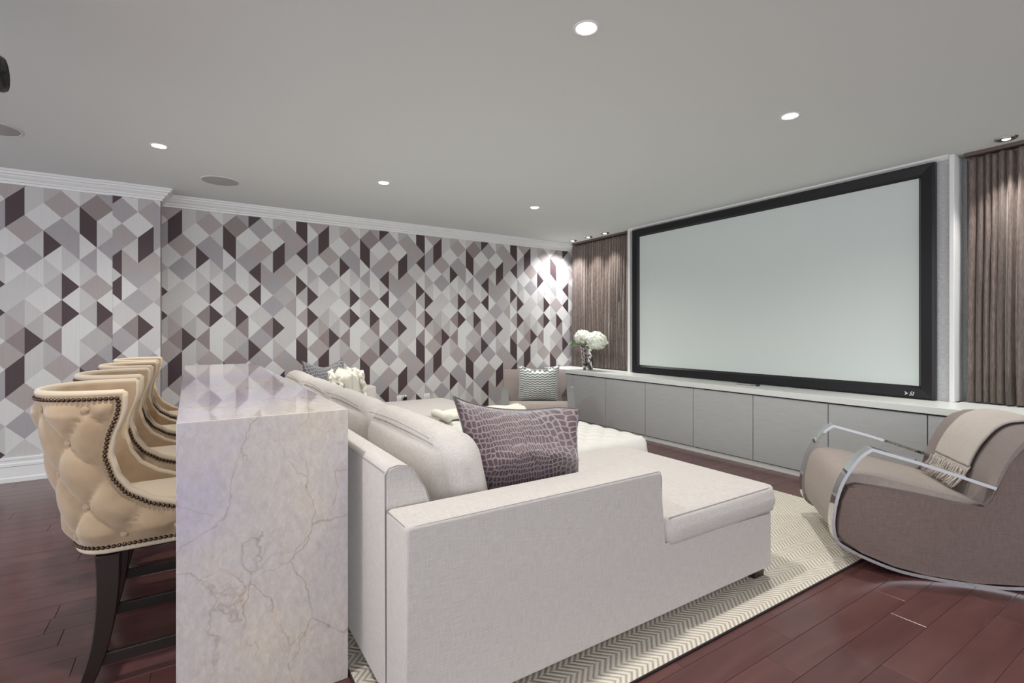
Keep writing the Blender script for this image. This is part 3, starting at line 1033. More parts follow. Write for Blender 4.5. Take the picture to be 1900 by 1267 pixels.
# ------------------------------------------------------------------ bar stools
ST_SC = [(0.555, 0.10), (0.585, 0.06), (0.60, 0.155), (0.63, 0.080), (0.675, 0.020), (0.73, -0.010), (0.80, -0.028), (0.86, -0.020), (0.935, 0.010), (1.0, 0.012), (1.03, 0.012)]
def xfront(z):
    pts = [(0.44, 0.30), (0.55, 0.30), (0.585, 0.22), (0.60, 0.155), (0.63, 0.082), (0.675, 0.022), (0.73, -0.010), (0.80, -0.027), (0.86, -0.019), (0.935, 0.006), (0.96, 0.011), (1.03, 0.011)]
    for (a, x0), (b, x1) in zip(pts, pts[1:]):
        if a <= z <= b:
            t_ = (z - a) / (b - a)
            t_ = t_ * t_ * (3 - 2 * t_) * 0.3 + t_ * 0.7
            return x0 + (x1 - x0) * t_
    return pts[-1][1]
def u_curve(z, inset=0.0):
    """U-shaped plan at height z: list of (x,y) from near wing front round the back to far wing front"""
    f = (z - 0.46) / 0.54
    hw = 0.205 + 0.045 * f - inset
    xb = -0.140 - 0.110 * f + inset            # back extreme
    xf = xfront(z)
    xs_ = -0.02                                 # where the straight side meets the curve
    pts = []
    xs2 = min(xs_, xf)
    N1, N2 = 16, 64
    for i in range(N1):
        pts.append((xf + (xs2 - xf) * i / N1, -hw))
    a = xs2 - xb
    for i in range(N2 + 1):
        th_ = -PI / 2 + PI * i / N2
        c_, s_ = math.cos(th_), math.sin(th_)
        e = 0.85
        pts.append((xs2 - a * abs(c_) ** e, hw * math.copysign(abs(s_) ** e, s_)))
    for i in range(1, N1 + 1):
        pts.append((xs2 + (xf - xs2) * i / N1, hw))
    return pts
def arc_len(pts):
    s = [0]
    for a, b in zip(pts, pts[1:]): s.append(s[-1] + math.hypot(b[0] - a[0], b[1] - a[1]))
    mid = s[-1] / 2
    return [v - mid for v in s]
TW, TH = 0.155, 0.22
def tuft_d(s, z):
    p = s / TW + (z - 0.96) / TH
    q = s / TW - (z - 0.96) / TH
    a, b = abs(math.sin(PI * p)), abs(math.sin(PI * q))
    return 0.025 * ((a * b) ** 0.36) - 0.008 * math.exp(-(a * a + b * b) * 12)
def make_stool():
    root = empty('bar_stool')
    tag(root, '', 'bar stool', 'tufted bar stools along the marble counter')
    Z0_, Z1_ = 0.468, 1.010
    EDGE = [(xfront(0.47 + 0.54 * k / 40), 0.47 + 0.54 * k / 40) for k in range(41)]
    nz = 76
    outer, inner = [], []
    bm = new_bm()
    for j in range(nz + 1):
        z = Z0_ + (Z1_ - Z0_) * j / nz
        P = u_curve(z)
        sarc = arc_len(P)
        ro = []
        n = len(P)
        for i, (x, y) in enumerate(P):
            a, b = P[max(i - 1, 0)], P[min(i + 1, n - 1)]
            dx, dy = b[0] - a[0], b[1] - a[1]
            L = math.hypot(dx, dy) or 1
            nx, ny = -(-dy / L), -(dx / L)
            # outward normal of the U (points away from its inside)
            nx, ny = (dy / L, -dx / L)
            if nx * (x - 0.0) + ny * y < 0: nx, ny = -nx, -ny
            de = min(math.hypot(x - ex, z - ez) for ex, ez in EDGE) if x > -0.14 else 1.0
            edge = min((de - 0.026) / 0.05, (z - Z0_ - 0.022) / 0.04, (Z1_ - z - 0.026) / 0.045, 1.0)
            edge = max(0, edge) ** 0.7
            d = tuft_d(sarc[i], z) * max(0, edge) if z > 0.5 or True else 0
            ro.append(bm.verts.new((x + nx * d, y + ny * d, z)))
        outer.append(ro)
        P2 = u_curve(z, 0.024)
        inner.append([bm.verts.new((x, y, z)) for x, y in P2])
    n = len(outer[0])
    for j in range(nz):
        for i in range(n - 1):
            bm.faces.new((outer[j][i], outer[j][i + 1], outer[j + 1][i + 1], outer[j + 1][i]))
            bm.faces.new((inner[j][i + 1], inner[j][i], inner[j + 1][i], inner[j + 1][i + 1]))
        bm.faces.new((outer[j][0], outer[j + 1][0], inner[j + 1][0], inner[j][0]))
        bm.faces.new((outer[j + 1][-1], outer[j][-1], inner[j][-1], inner[j + 1][-1]))
    for i in range(n - 1):
        bm.faces.new((outer[-1][i], outer[-1][i + 1], inner[-1][i + 1], inner[-1][i]))
        bm.faces.new((outer[0][i + 1], outer[0][i], inner[0][i], inner[0][i + 1]))
    bmesh.ops.recalc_face_normals(bm, faces=bm.faces[:])
    obj('tufted_shell', bm, M['stool'], root)
    # rounded welt along the rim: wing front edge (both) and top edge
    def rim_path(off_z=0.0, inset=0.011):
        near = []
        zz = [0.585 + (1.010 - 0.585) * k / 30 for k in range(30)]
        for z in zz:
            P = u_curve(z, inset)
            near.append((P[0][0], P[0][1], z))
        top = [(x, y, 1.010) for x, y in u_curve(1.010, inset)]
        far = [(x, -y, z) for x, y, z in near][::-1]
        return near + top + far
    bm = new_bm()
    rp = rim_path()
    tube(bm, rp, 0.0120, 10)
    obj('rim_welt', bm, M['stool_rim'], root)
    # nailheads just inside the rim on the outer face, and along the bottom
    bm = new_bm()
    def nail(p, nrm, r=0.0072):
        nrm = Vector(nrm).normalized()
        p = Vector(p) + nrm * 0.003
        a = nrm.orthogonal().normalized(); b = nrm.cross(a)
        c0 = bm.verts.new(Vector(p) + nrm * r * 0.9)
        rg = [[bm.verts.new(Vector(p) + (a * math.cos(2 * PI * k / 8) + b * math.sin(2 * PI * k / 8)) * rr_ + nrm * hh) for k in range(8)] for rr_, hh in ((r * 0.6, r * 0.65), (r, -0.002))]
        for k in range(8):
            bm.faces.new((c0, rg[0][k], rg[0][(k + 1) % 8]))
            bm.faces.new((rg[0][k], rg[1][k], rg[1][(k + 1) % 8], rg[0][(k + 1) % 8]))
    def line_nails(path, normals, gap=0.0142):
        acc = 0
        nail(path[0], normals[0])
        for a, b, na in zip(path, path[1:], normals):
            a, b = Vector(a), Vector(b)
            L = (b - a).length
            while acc + gap <= L + 1e-9:
                acc += gap
                nail(a + (b - a) * (acc / L), na)
            acc -= L
            acc = acc if acc > -gap else -gap
    def offset_path():
        path, nr = [], []
        zz = [0.566 + (0.990 - 0.566) * k / 40 for k in range(41)]
        for z in zz:
            dxz = (xfront(z + 0.008) - xfront(z - 0.008)) / 0.016
            nl_ = math.hypot(1, dxz)
            x = xfront(z) - 0.0135 / nl_
            z2 = min(0.993, z + 0.0135 * dxz / nl_)
            hw = -u_curve(max(0.47, z2))[0][1]
            path.append((x, -hw, z2)); nr.append((0, -1, 0))
        for (x, y) in u_curve(0.993)[2:-2]:
            if x > path[-1][0] and y < 0: continue
            path.append((x, y, 0.993)); nr.append((x + 0.05, y, 0))
        # drop samples beyond the far wing line
        pf = [(x, -y, z) for x, y, z in path[:41]][::-1]
        path = [p for p in path if not (p[1] > 0.1 and p[0] > pf[0][0])]
        nr = nr[:len(path)]
        return path + pf, nr + [(0, 1, 0)] * 41
    pth, nrm = offset_path()
    def run(path, normals, gap):
        pts = [Vector(p) for p in path]
        carry = 0.0
        nail(pts[0], normals[0])
        for a, b, na in zip(pts, pts[1:], normals):
            L = (b - a).length
            if L < 1e-7: continue
            pos = gap - carry
            while pos <= L:
                nail(a + (b - a) * (pos / L), na)
                pos += gap
            carry = L - (pos - gap)
    run(pth, nrm, 0.0145)
    pb = [(x, y, 0.482) for x, y in u_curve(0.482)]
    run(pb, [(x + 0.05, y, 0) for x, y, z in pb], 0.0145)
    tag(obj('nailhead_trim', bm, M['bronze'], root), kind='stuff')
    # bottom welt
    bm = new_bm(); tube(bm, [(x, y, 0.468) for x, y in u_curve(0.468, 0.006)], 0.010, 8)
    obj('lower_welt', bm, M['stool_rim'], root)
    # buttons
    bmp = None
    for kz in range(-4, 1):
        for ks in range(-6, 7):
            if (kz + ks) % 2: continue
            z = 0.96 + kz * TH / 2
            if not (0.50 < z < 0.975): continue
            P = u_curve(z); sa = arc_len(P)
            s_t = ks * TW / 2
            if abs(s_t) > sa[-1] - 0.03: continue
            for i in range(len(P) - 1):
                if sa[i] <= s_t <= sa[i + 1]:
                    f = (s_t - sa[i]) / (sa[i + 1] - sa[i])
                    x, y = P[i][0] + (P[i + 1][0] - P[i][0]) * f, P[i][1] + (P[i + 1][1] - P[i][1]) * f
                    dx, dy = P[i + 1][0] - P[i][0], P[i + 1][1] - P[i][1]
                    nx, ny = dy, -dx
                    if nx * x + ny * y < 0: nx, ny = -nx, -ny
                    ang = math.atan2(ny, nx)
                    break
            if bmp is None:
                b_ = new_bm()
                rg = []
                for rr_, hh in ((0.0115, -0.006), (0.0125, 0.003), (0.0105, 0.0075), (0.005, 0.0095)):
                    rg.append([b_.verts.new((hh, rr_ * math.cos(2 * PI * k / 12), rr_ * math.sin(2 * PI * k / 12))) for k in range(12)])
                for A, B in zip(rg, rg[1:]):
                    for k in range(12): b_.faces.new((A[k], A[(k + 1) % 12], B[(k + 1) % 12], B[k]))
                b_.faces.new(rg[-1])
                bo = obj('button', b_, M['stool'], root)
                bmp = bo.data
            else:
                bo = bpy.data.objects.new('button', bmp); COL.objects.link(bo); bo.parent = root
            bo.location = (x, y, z); bo.rotation_euler = (0, 0, ang)
    # seat
    bm = pad([(-0.10, 0.24, -0.165, 0.165)], 0.50, 0.605, 0.035, 0.03, 0.09, 0.05, 0.004)
    obj('seat', bm, M['stool_rim'], root)
    bm = new_bm(); box(bm, -0.09, 0.23, -0.165, 0.165, 0.452, 0.50, 0.004); obj('seat_rail', bm, M['espresso'], root, smooth=False)
    # legs
    def leg(path, y, w0, w1):
        bm = new_bm()
        rows = []
        n = len(path)
        for i, (x, z) in enumerate(path):
            f = i / (n - 1)
            hw_ = (w0 + (w1 - w0) * f) / 2
            rows.append([bm.verts.new((x + a * hw_, y + b * hw_, z)) for a, b in ((-1, -1), (1, -1), (1, 1), (-1, 1))])
        for A, B in zip(rows, rows[1:]):
            for k in range(4): bm.faces.new((A[k], B[k], B[(k + 1) % 4], A[(k + 1) % 4]))
        bm.faces.new(rows[0]); bm.faces.new(rows[-1][::-1])
        bmesh.ops.recalc_face_normals(bm, faces=bm.faces[:])
        bmesh.ops.bevel(bm, geom=[e for e in bm.edges if abs(e.verts[0].co.z - e.verts[1].co.z) > 0.01], offset=0.003, segments=1, affect='EDGES')
        o = obj('leg', bm, M['espresso'], root, smooth=False)
        return o
    rear = smooth_path([(-0.035, 0.455), (-0.034, 0.36), (-0.040, 0.26), (-0.056, 0.15), (-0.085, 0.05), (-0.105, 0.0)], 4)
    front = [(0.20, 0.455), (0.20, 0.2), (0.205, 0.0)]
    for s in (-1, 1):
        leg(rear, s * 0.185, 0.068, 0.038)
        leg(front, s * 0.185, 0.045, 0.032)
        bm = new_bm(); box(bm, -0.06, 0.20, s * 0.185 - 0.011, s * 0.185 + 0.011, 0.075, 0.115, 0.002)
        obj('stretcher', bm, M['espresso'], root, smooth=False)
    bm = new_bm(); box(bm, 0.190, 0.212, -0.185, 0.185, 0.17, 0.205, 0.002)
    obj('footrest', bm, M['espresso'], root, smooth=False)
    return root
stool = make_stool()
STY = [2.390, 3.10, 3.82, 4.50]
slab = ['tan tufted bar stool nearest the camera, its nailhead wing fully seen', 'tan tufted bar stool right behind the nearest stool',
        'third tan tufted bar stool from the camera, mostly hidden by two in front', 'tan tufted bar stool farthest away, beside the wall corner']
for i, y in enumerate(STY):
    o = stool if i == 0 else copy_tree(stool)
    o.location = (-0.2, y, 0)
    o['label'] = slab[i]

# ------------------------------------------------------------------ sofa
SX0, SY0, SY1 = 0.522, 1.375, 5.26
sofa = empty('sectional_sofa', (SX0, SY0, RZ))
tag(sofa, 'large oatmeal linen U-shaped sectional sofa with a chaise at each end', 'sofa')
def sp(bm, name='panel', m=None, smooth=True):
    bmesh.ops.translate(bm, verts=bm.verts[:], vec=(-SX0, -SY0, -RZ))
    return obj(name, bm, m or M['sofa'], sofa, smooth)
LEN = SY1 - SY0
# bases
def rbx(x0, x1, y0, y1, z0, z1, b=0.02, seg=3):
    bm = new_bm(); box(bm, x0, x1, y0, y1, z0, z1, b, seg); return bm
auto(sp(rbx(1.555, 2.404, SY0 + 0.176, 2.42, 0.062, 0.339, 0.014), 'chaise_base'), 50)
auto(sp(rbx(1.555, 2.404, 4.22, SY1 - 0.176, 0.062, 0.339, 0.014), 'chaise_base'), 50)
auto(sp(rbx(0.62, 1.56, SY0 + 0.16, SY1 - 0.16, 0.062, 0.340, 0.014), 'seat_base'), 50)
# arms
for (a, b) in ((SY0, SY0 + 0.178), (SY1 - 0.178, SY1)):
    bm = new_bm()
    prism(bm, [(SX0, 0.062), (SX0, 0.638), (SX0 + 0.006, 0.650), (SX0 + 0.018, 0.655), (1.597, 0.655), (1.610, 0.650), (1.615, 0.637), (1.615, 0.341), (2.390, 0.341), (2.402, 0.336), (2.406, 0.325), (2.406, 0.062)], 'y', a, b, 0.014, 3)
    auto(sp(bm, 'arm'), 50)
# back frame: sloping front
prof = [(SX0, 0.062), (SX0, 0.765), (SX0 + 0.012, 0.780), (SX0 + 0.04, 0.788), (SX0 + 0.075, 0.783), (SX0 + 0.098, 0.765), (SX0 + 0.135, 0.70), (SX0 + 0.175, 0.60), (SX0 + 0.20, 0.45), (SX0 + 0.20, 0.062)]
bm = new_bm()
prism(bm, prof, 'y', SY0 + 0.179, SY1 - 0.179, 0.012, 3)
auto(sp(bm, 'back_frame'), 40)
# seat cushions
YA = SY0 + 0.182
bm = pad([(0.73, 2.45, YA, 2.425), (1.625, 2.45, SY0 - 0.008, 2.425)], 0.343, 0.455, 0.030, 0.020, 0.06, 0.08, 0.010, wrinkle=0.004)
sp(bm, 'seat_cushion')
bm = pad([(0.73, 2.45, 4.23, SY1 - 0.182), (1.625, 2.45, 4.23, SY1 + 0.008)], 0.343, 0.455, 0.030, 0.020, 0.06, 0.08, 0.010, wrinkle=0.004)
sp(bm, 'seat_cushion')
for a, b in ((2.432, 3.325), (3.332, 4.224)):
    sp(pad([(0.73, 1.60, a, b)], 0.343, 0.455, 0.030, 0.020, 0.05, 0.08, 0.010), 'seat_cushion')
# back cushions
bys = [(1.585, 2.465), (2.49, 3.345), (3.37, 4.205), (4.23, 5.06)]
for i, (a, b) in enumerate(bys):
    bm = new_bm()
    hgt = 0.40
    mtx = Matrix.Translation((0.840, (a + b) / 2, 0.462 + hgt / 2 - 0.005)) @ Matrix.Rotation(-0.22, 4, 'Y')
    cushion(bm, (0.20, b - a, hgt), 0.125, (0.030, 0.010, 0.012), 18, 0.006, i + 1, mtx)
    sp(bm, 'back_cushion')
    # seam down the rear and side
    bm = new_bm()
    rr_ = 0.095
    pts = []
    xx = 0.052
    for k in range(0, 25):
        f = k / 24
        pts.append((-0.075, -(b - a) / 2 + 0.09 + (b - a - 0.18) * f, hgt / 2 - 0.002 + 0.012 * math.sin(PI * f)))
    pts = [mtx @ Vector(p) for p in pts]
    tube(bm, pts, 0.0018, 5)
    sp(bm, 'cushion_piping', M['piping'])
# piping on frame
def pipe(pts, r=0.0022, name='piping'):
    bm = new_bm(); tube(bm, pts, r, 5); return sp(bm, name, M['piping'])
e = 0.0008
for a in (SY0 + 0.005, SY1 - 0.005):
    pipe([(SX0 + 0.03, a, 0.649), (1.59, a, 0.6505), (1.606, a, 0.645), (1.613, a, 0.62), (1.613, a, 0.46)])
pipe([(SX0 + 0.004, SY0 + 0.182, 0.07), (SX0 + 0.0005, SY0 + 0.182, 0.76), (SX0 + 0.012, SY0 + 0.178, 0.781), (SX0 + 0.04, SY0 + 0.1795, 0.787), (SX0 + 0.075, SY0 + 0.1795, 0.781),
      (SX0 + 0.098, SY0 + 0.1795, 0.764), (SX0 + 0.135, SY0 + 0.1795, 0.70), (SX0 + 0.165, SY0 + 0.1795, 0.63)])
pipe([(SX0 + 0.001, SY0 + 0.19, 0.7665), (SX0 + 0.001, SY1 - 0.19, 0.7665)])
pipe([(SX0 + 0.006, SY0 + 0.02, 0.648), (SX0 + 0.004, SY0 + 0.178, 0.648)])
def cpipe(y):
    z = 0.447
    return [(1.66, y, z), (2.38, y, z), (2.425, y + (0.02 if y < 3 else -0.02), z - 0.001), (2.44, y + (0.06 if y < 3 else -0.06), z - 0.001)]
pipe([(1.655, SY0 + 0.004, 0.4505), (2.38, SY0 + 0.004, 0.4505), (2.415, SY0 + 0.013, 0.4505), (2.432, SY0 + 0.032, 0.4505), (2.438, SY0 + 0.07, 0.4505), (2.438, 2.36, 0.4505)], 0.0022)
# feet
for x, y in ((2.31, SY0 + 0.03), (2.31, SY1 - 0.09), (0.56, SY0 + 0.03), (0.56, SY1 - 0.09), (2.31, 2.34), (2.31, 4.26)):
    bm = new_bm(); box(bm, x, x + 0.08, y, y + 0.06, RZ, 0.063, 0.003); sp(bm, 'foot', M['espresso'], False)

# ------------------------------------------------------------------ ottoman
OX0, OX1, OY0, OY1 = 1.78, 2.86, 2.53, 4.08
ott = empty('tufted_ottoman', ((OX0 + OX1) / 2, (OY0 + OY1) / 2, RZ))
tag(ott, 'big square ivory tufted ottoman in the middle of the sectional', 'ottoman')
def otuft(x, y, d):
    p = (x + y) / 0.17; q = (x - y) / 0.17
    a, b = abs(math.sin(PI * p)), abs(math.sin(PI * q))
    return (0.020 * (a * b) ** 0.45) * min(1, 0.35 + d / 0.12)
bm = pad([(OX0, OX1, OY0, OY1)], 0.06, 0.435, 0.075, 0.012, 0.10, 0.021, 0.012, tuft=otuft)
for v in bm.verts:     # vertical channels on the sides
    if v.co.z < 0.40:
        dx = min(abs(v.co.x - OX0), abs(v.co.x - OX1)); dy = min(abs(v.co.y - OY0), abs(v.co.y - OY1))
        f = min(1, (v.co.z - 0.06) / 0.2) if v.co.z > 0.06 else 0
        if dx < 0.1 or dy < 0.1:
            s_ = v.co.y if dx < dy else v.co.x
            amp = 0.010 * (abs(math.sin(PI * s_ / 0.085)) ** 0.5 - 0.6) * f
            if dx < dy: v.co.x += amp * (1 if v.co.x > (OX0 + OX1) / 2 else -1)
            else: v.co.y += amp * (1 if v.co.y > (OY0 + OY1) / 2 else -1)
bmesh.ops.translate(bm, verts=bm.verts[:], vec=(-(OX0 + OX1) / 2, -(OY0 + OY1) / 2, -RZ))
obj('upholstery', bm, M['ottoman'], ott)
for sx in (-1, 1):
    for sy in (-1, 1):
        bm = new_bm(); box(bm, sx * 0.48 - 0.03, sx * 0.48 + 0.03, sy * 0.72 - 0.03, sy * 0.72 + 0.03, 0, 0.05, 0.003); obj('foot', bm, M['espresso'], ott, smooth=False)
OT = 0.455

# cream throw folded on the ottoman
tb = empty('folded_throw', (2.14, 3.92, OT + 0.008)); tag(tb, 'cream knitted throw folded across the far side of the ottoman', 'throw')
bm = new_bm()
nx_, ny_ = 60, 14
g = []
for i in range(nx_ + 1):
    row = []
    for j in range(ny_ + 1):
        u, v_ = i / nx_, j / ny_
        x = -0.32 + 0.80 * u
        y = -0.10 + 0.22 * v_
        z = 0.055 * math.sqrt(max(0, 1 - (2 * v_ - 1) ** 2)) * (0.75 + 0.35 * noise.noise(Vector((u * 5, v_ * 2, 1)))) + 0.004 + 0.012 * abs(math.sin(v_ * 14 + u * 2))
        row.append(bm.verts.new((x, y + 0.02 * math.sin(u * 6), max(0.004, z))))
    g.append(row)
for i in range(nx_):
    for j in range(ny_):
        bm.faces.new((g[i][j], g[i + 1][j], g[i + 1][j + 1], g[i][j + 1]))
o = obj('folded_cloth', bm, M['cream_knit'], tb)
sm = o.modifiers.new('thickness', 'SOLIDIFY'); sm.thickness = 0.012; sm.offset = 1
bm = new_bm(); tube(bm, smooth_path([(-0.34, -0.16, 0.035), (-0.34, -0.05, 0.04), (-0.335, 0.05, 0.042), (-0.33, 0.14, 0.036)], 4), 0.036, 14)
obj('rolled_edge', bm, M['cream_knit'], tb)

# ------------------------------------------------------------------ pillows on the sofa
def place_pillow(name, w_, h_, t_, m, pm, loc, rot, label, group=None, fold=0.0, pinch=0.1, seed=0, tw=None, n=26):
    c = empty(name, loc, rot=rot)
    tag(c, label, 'pillow', group)
    bm, edge = pillow(w_, h_, t_, n, pinch, fold, seed, tw)
    obj('cover', bm, m, c)
    bm = new_bm(); tube(bm, edge, 0.004, 6, closed=True)
    obj('piping', bm, pm, c)
    return c
def chop(x, y, z, u, v, s):
    # big pillow: left top ear raised, upper middle folded away
    if v > 0: z += 0.035 * v * max(0, -u) - 0.048 * v * max(0, u)
    if u > 0.75 and v > 0.75: z -= 0.18 * (u - 0.75) * (v - 0.75); x -= 0.18 * (u - 0.75) * (v - 0.75)
    f = max(0, v) * (1 - u * u)
    y += 0.05 * f * (1 if s < 0 else 0.4)
    k = v - (0.12 - 0.25 * abs(u + 0.2))
    y += 0.085 * max(0, k) * (1 - u ** 4)
    if s < 0: y -= 0.030 * math.exp(-(k / 0.12) ** 2) * (1 - u * u) * (1 - v * v)
    if u < 0 and v < 0: x += 0.06 * u * v
    x += (-0.035 if u < 0 else 0.02) * v * abs(u)
    return x, y, z
place_pillow('crocodile_pillow', 0.56, 0.46, 0.20, M['croc'], M['croc_pipe'], (1.175, 1.715, 0.702), (-0.10, 0, -0.05),
             'large plum crocodile-pattern velvet pillow propped behind the near sofa arm', fold=0.022, seed=1, tw=chop)
place_pillow('crocodile_pillow', 0.50, 0.48, 0.18, M['croc_grey'], M['croc_pipe'], (1.07, 4.86, 0.715), (-0.15, 0, 0.55),
             'grey crocodile-pattern pillow at the far end of the sofa', fold=0.05, seed=3)
c = place_pillow('ruffled_pillow', 0.80, 0.44, 0.20, M['cream_knit'], M['cream_knit'], (1.05, 4.02, 0.690), (-0.10, 0, 1.45),
             'cream ruffled pillow leaning on the middle back cushions', fold=-0.05, seed=6, pinch=0.2)
bm = new_bm()
for k in range(7):
    zz = -0.02 + k * 0.035
    pts = [(-0.34 + 0.68 * i / 30, -0.07 - 0.035 * math.sin(PI * i / 30) + 0.012 * math.sin(i * 1.3 + k), zz + 0.018 * math.sin(i * 0.9 + k * 2)) for i in range(31)]
    tube(bm, pts, 0.013, 6)
    pts = [(p[0], -p[1], p[2]) for p in pts]
    tube(bm, pts, 0.013, 6)
tag(obj('ruffles', bm, M['cream_knit'], c), kind='stuff')

# ------------------------------------------------------------------ rocking chairs
CW = 0.747
def make_chair():
    root = empty('rocking_armchair')
    body = [(-0.100, 0.415), (-0.128, 0.34), (-0.147, 0.24), (-0.146, 0.17), (-0.120, 0.128), (-0.040, 0.086), (0.093, 0.040), (0.228, 0.017), (0.420, 0.008),
            (0.60, 0.024), (0.78, 0.070), (0.92, 0.148), (1.02, 0.25), (1.07, 0.37), (1.065, 0.48), (1.01, 0.585), (0.93, 0.66), (0.84, 0.71), (0.74, 0.728),
            (0.665, 0.713), (0.60, 0.665), (0.555, 0.585), (0.520, 0.49), (0.494, 0.40), (0.474, 0.366), (0.40, 0.372), (0.314, 0.388), (0.185, 0.408), (0.05, 0.424), (-0.06, 0.431)]
    bm = new_bm()
    prism(bm, [(-s, z) for s, z in body], 'x', 0.010, CW - 0.010, 0.012, 3)
    auto(obj('upholstered_body', bm, M['chair'], root), 35)
    # seat cushion and front in one piece
    seat = smooth_path([(-0.06, 0.092), (-0.132, 0.132), (-0.158, 0.19), (-0.160, 0.27), (-0.150, 0.34), (-0.138, 0.40), (-0.112, 0.452), (-0.065, 0.476), (0.03, 0.472), (0.164, 0.446), (0.30, 0.417), (0.40, 0.396), (0.484, 0.368)], 3) + [(0.40, 0.355), (0.0, 0.39), (-0.09, 0.33), (-0.10, 0.2), (-0.05, 0.12)]
    bm = new_bm(); prism(bm, [(-s, z) for s, z in seat], 'x', 0.060, CW - 0.060, 0.012, 3)
    auto(obj('seat_cushion', bm, M['seat_light'], root), 40)
    # inner back pad
    bp = smooth_path([(0.470, 0.372), (0.492, 0.44), (0.516, 0.525), (0.552, 0.61), (0.60, 0.688), (0.66, 0.735), (0.74, 0.750), (0.83, 0.735)], 3) + [(0.83, 0.70), (0.70, 0.70), (0.60, 0.62), (0.54, 0.48), (0.50, 0.375)]
    bm = new_bm(); prism(bm, [(-s, z) for s, z in bp], 'x', 0.014, CW - 0.014, 0.012, 3)
    auto(obj('backrest', bm, M['chair_back'], root), 40)
    # seams
    seam = [(-0.09, 0.428), (0.05, 0.4215), (0.185, 0.406), (0.314, 0.386), (0.40, 0.370), (0.474, 0.364), (0.496, 0.402), (0.522, 0.49), (0.557, 0.583), (0.602, 0.662), (0.666, 0.709), (0.74, 0.724)]
    for l in (0.0125, CW - 0.0125):
        bm = new_bm(); tube(bm, [(l, -s, z - 0.010) for s, z in seam], 0.003, 5); obj('side_piping', bm, M['chair_piping'], root)
    # chrome
    arm = [(0.500, 0.470), (0.44, 0.489), (0.314, 0.530), (0.185, 0.569), (0.05, 0.604), (0.006, 0.616)]
    front_ = smooth_path([(-0.004, 0.613), (-0.045, 0.577), (-0.088, 0.513), (-0.128, 0.433), (-0.150, 0.358), (-0.163, 0.29), (-0.168, 0.22), (-0.160, 0.155), (-0.138, 0.122)], 4)
    low = smooth_path([(-0.125, 0.114), (-0.043, 0.073), (0.093, 0.028), (0.228, 0.009), (0.42, 0.001), (0.60, 0.014), (0.79, 0.058), (0.935, 0.138), (1.035, 0.245), (1.083, 0.37)], 5)
    for l0, l1 in ((0.0, 0.074), (CW - 0.074, CW)):
        bm = new_bm()
        ribbon(bm, arm + front_ + low, l0, l1, 0.015)
        obj('chrome_frame', bm, M['chrome'], root, smooth=False)
    return root
chair = make_chair()
def orient(o, p0, L):
    a = math.atan2(L[1], L[0])
    o.location = (p0[0], p0[1], 0.004)
    o.rotation_euler = (0, 0, a)
az = math.radians(51.4)
CH0, CHL = (2.891, 1.136), (math.sin(az), math.cos(az))
orient(chair, CH0, CHL)
tag(chair, 'taupe rocking armchair with chrome arms and a beige throw, at right', 'armchair', 'pair of taupe rocking armchairs')
c2 = copy_tree(chair)
orient(c2, (3.354, 4.025), (-0.8406, 0.5417))
c2.location.z = 0.016
tag(c2, 'taupe rocking armchair with a wavy striped pillow, in the far corner', 'armchair', 'pair of taupe rocking armchairs')
def chair_pt(p0, L, l, s, z):
    F = (-L[1], L[0])
    return (p0[0] + L[0] * l - F[0] * s, p0[1] + L[1] * l - F[1] * s, z)

# throw over near chair
th_ = empty('fringed_throw'); orient(th_, CH0, CHL)
tag(th_, 'beige fringed throw draped over the back of the right-hand armchair', 'throw')
path = smooth_path([(0.498, 0.515), (0.520, 0.575), (0.558, 0.655), (0.610, 0.720), (0.668, 0.752), (0.745, 0.764), (0.84, 0.748), (0.94, 0.685), (1.02, 0.60), (1.075, 0.50), (1.09, 0.40)], 5)
bm = new_bm()
nl = 22
g = []
for i, (s, z) in enumerate(path):
    row = []
    for j in range(nl + 1):
        f = j / nl
        l = 0.225 + 0.345 * f
        row.append(bm.verts.new((l + 0.004 * math.sin(i * 0.4), -(s - 0.0), z + 0.003 * noise.noise(Vector((f * 6, i * 0.2, 0))))))
    g.append(row)
for A, B in zip(g, g[1:]):
    for j in range(nl): bm.faces.new((A[j], A[j + 1], B[j + 1], B[j]))
o = obj('cloth', bm, M['throw'], th_)
sm = o.modifiers.new('thickness', 'SOLIDIFY'); sm.thickness = 0.012; sm.offset = -1
bm = new_bm()
rr = random.Random(3)
for k in range(58):
    l = 0.222 + 0.350 * k / 57
    dl = rr.uniform(-0.012, 0.012)
    pts = [(l, -0.498, 0.518), (l + dl * 0.3, -0.481 + rr.uniform(-.003, .003), 0.49), (l + dl * 0.7, -0.458 + rr.uniform(-.006, .006), 0.450), (l + dl, -0.425 + rr.uniform(-.008, .008), 0.405 + rr.uniform(-.008, .012))]
    tube(bm, smooth_path(pts, 2), 0.0032, 5)
    if k % 2 == 0:
        d2 = rr.uniform(-0.01, 0.01)
        pts = [(l + d2, -0.472, 0.50), (l + d2 * 1.5, -0.455, 0.46), (l + d2 * 2, -0.424, 0.425)]
        tube(bm, smooth_path(pts, 2), 0.0032, 5)
tag(obj('fringe', bm, M['throw'], th_), kind='stuff')

# wave pillow on far chair
C2, L2 = (3.354, 4.025), (-0.8406, 0.5417)
loc = chair_pt(C2, L2, 0.345, 0.375, 0.640)
place_pillow('wave_pillow', 0.46, 0.43, 0.17, M['wave'], M['wave'], loc, (0.30, 0, math.atan2(L2[1], L2[0]) + PI),
             'pale silver pillow with wavy dark stripes on the far armchair', fold=0.05, pinch=0.08, seed=9)

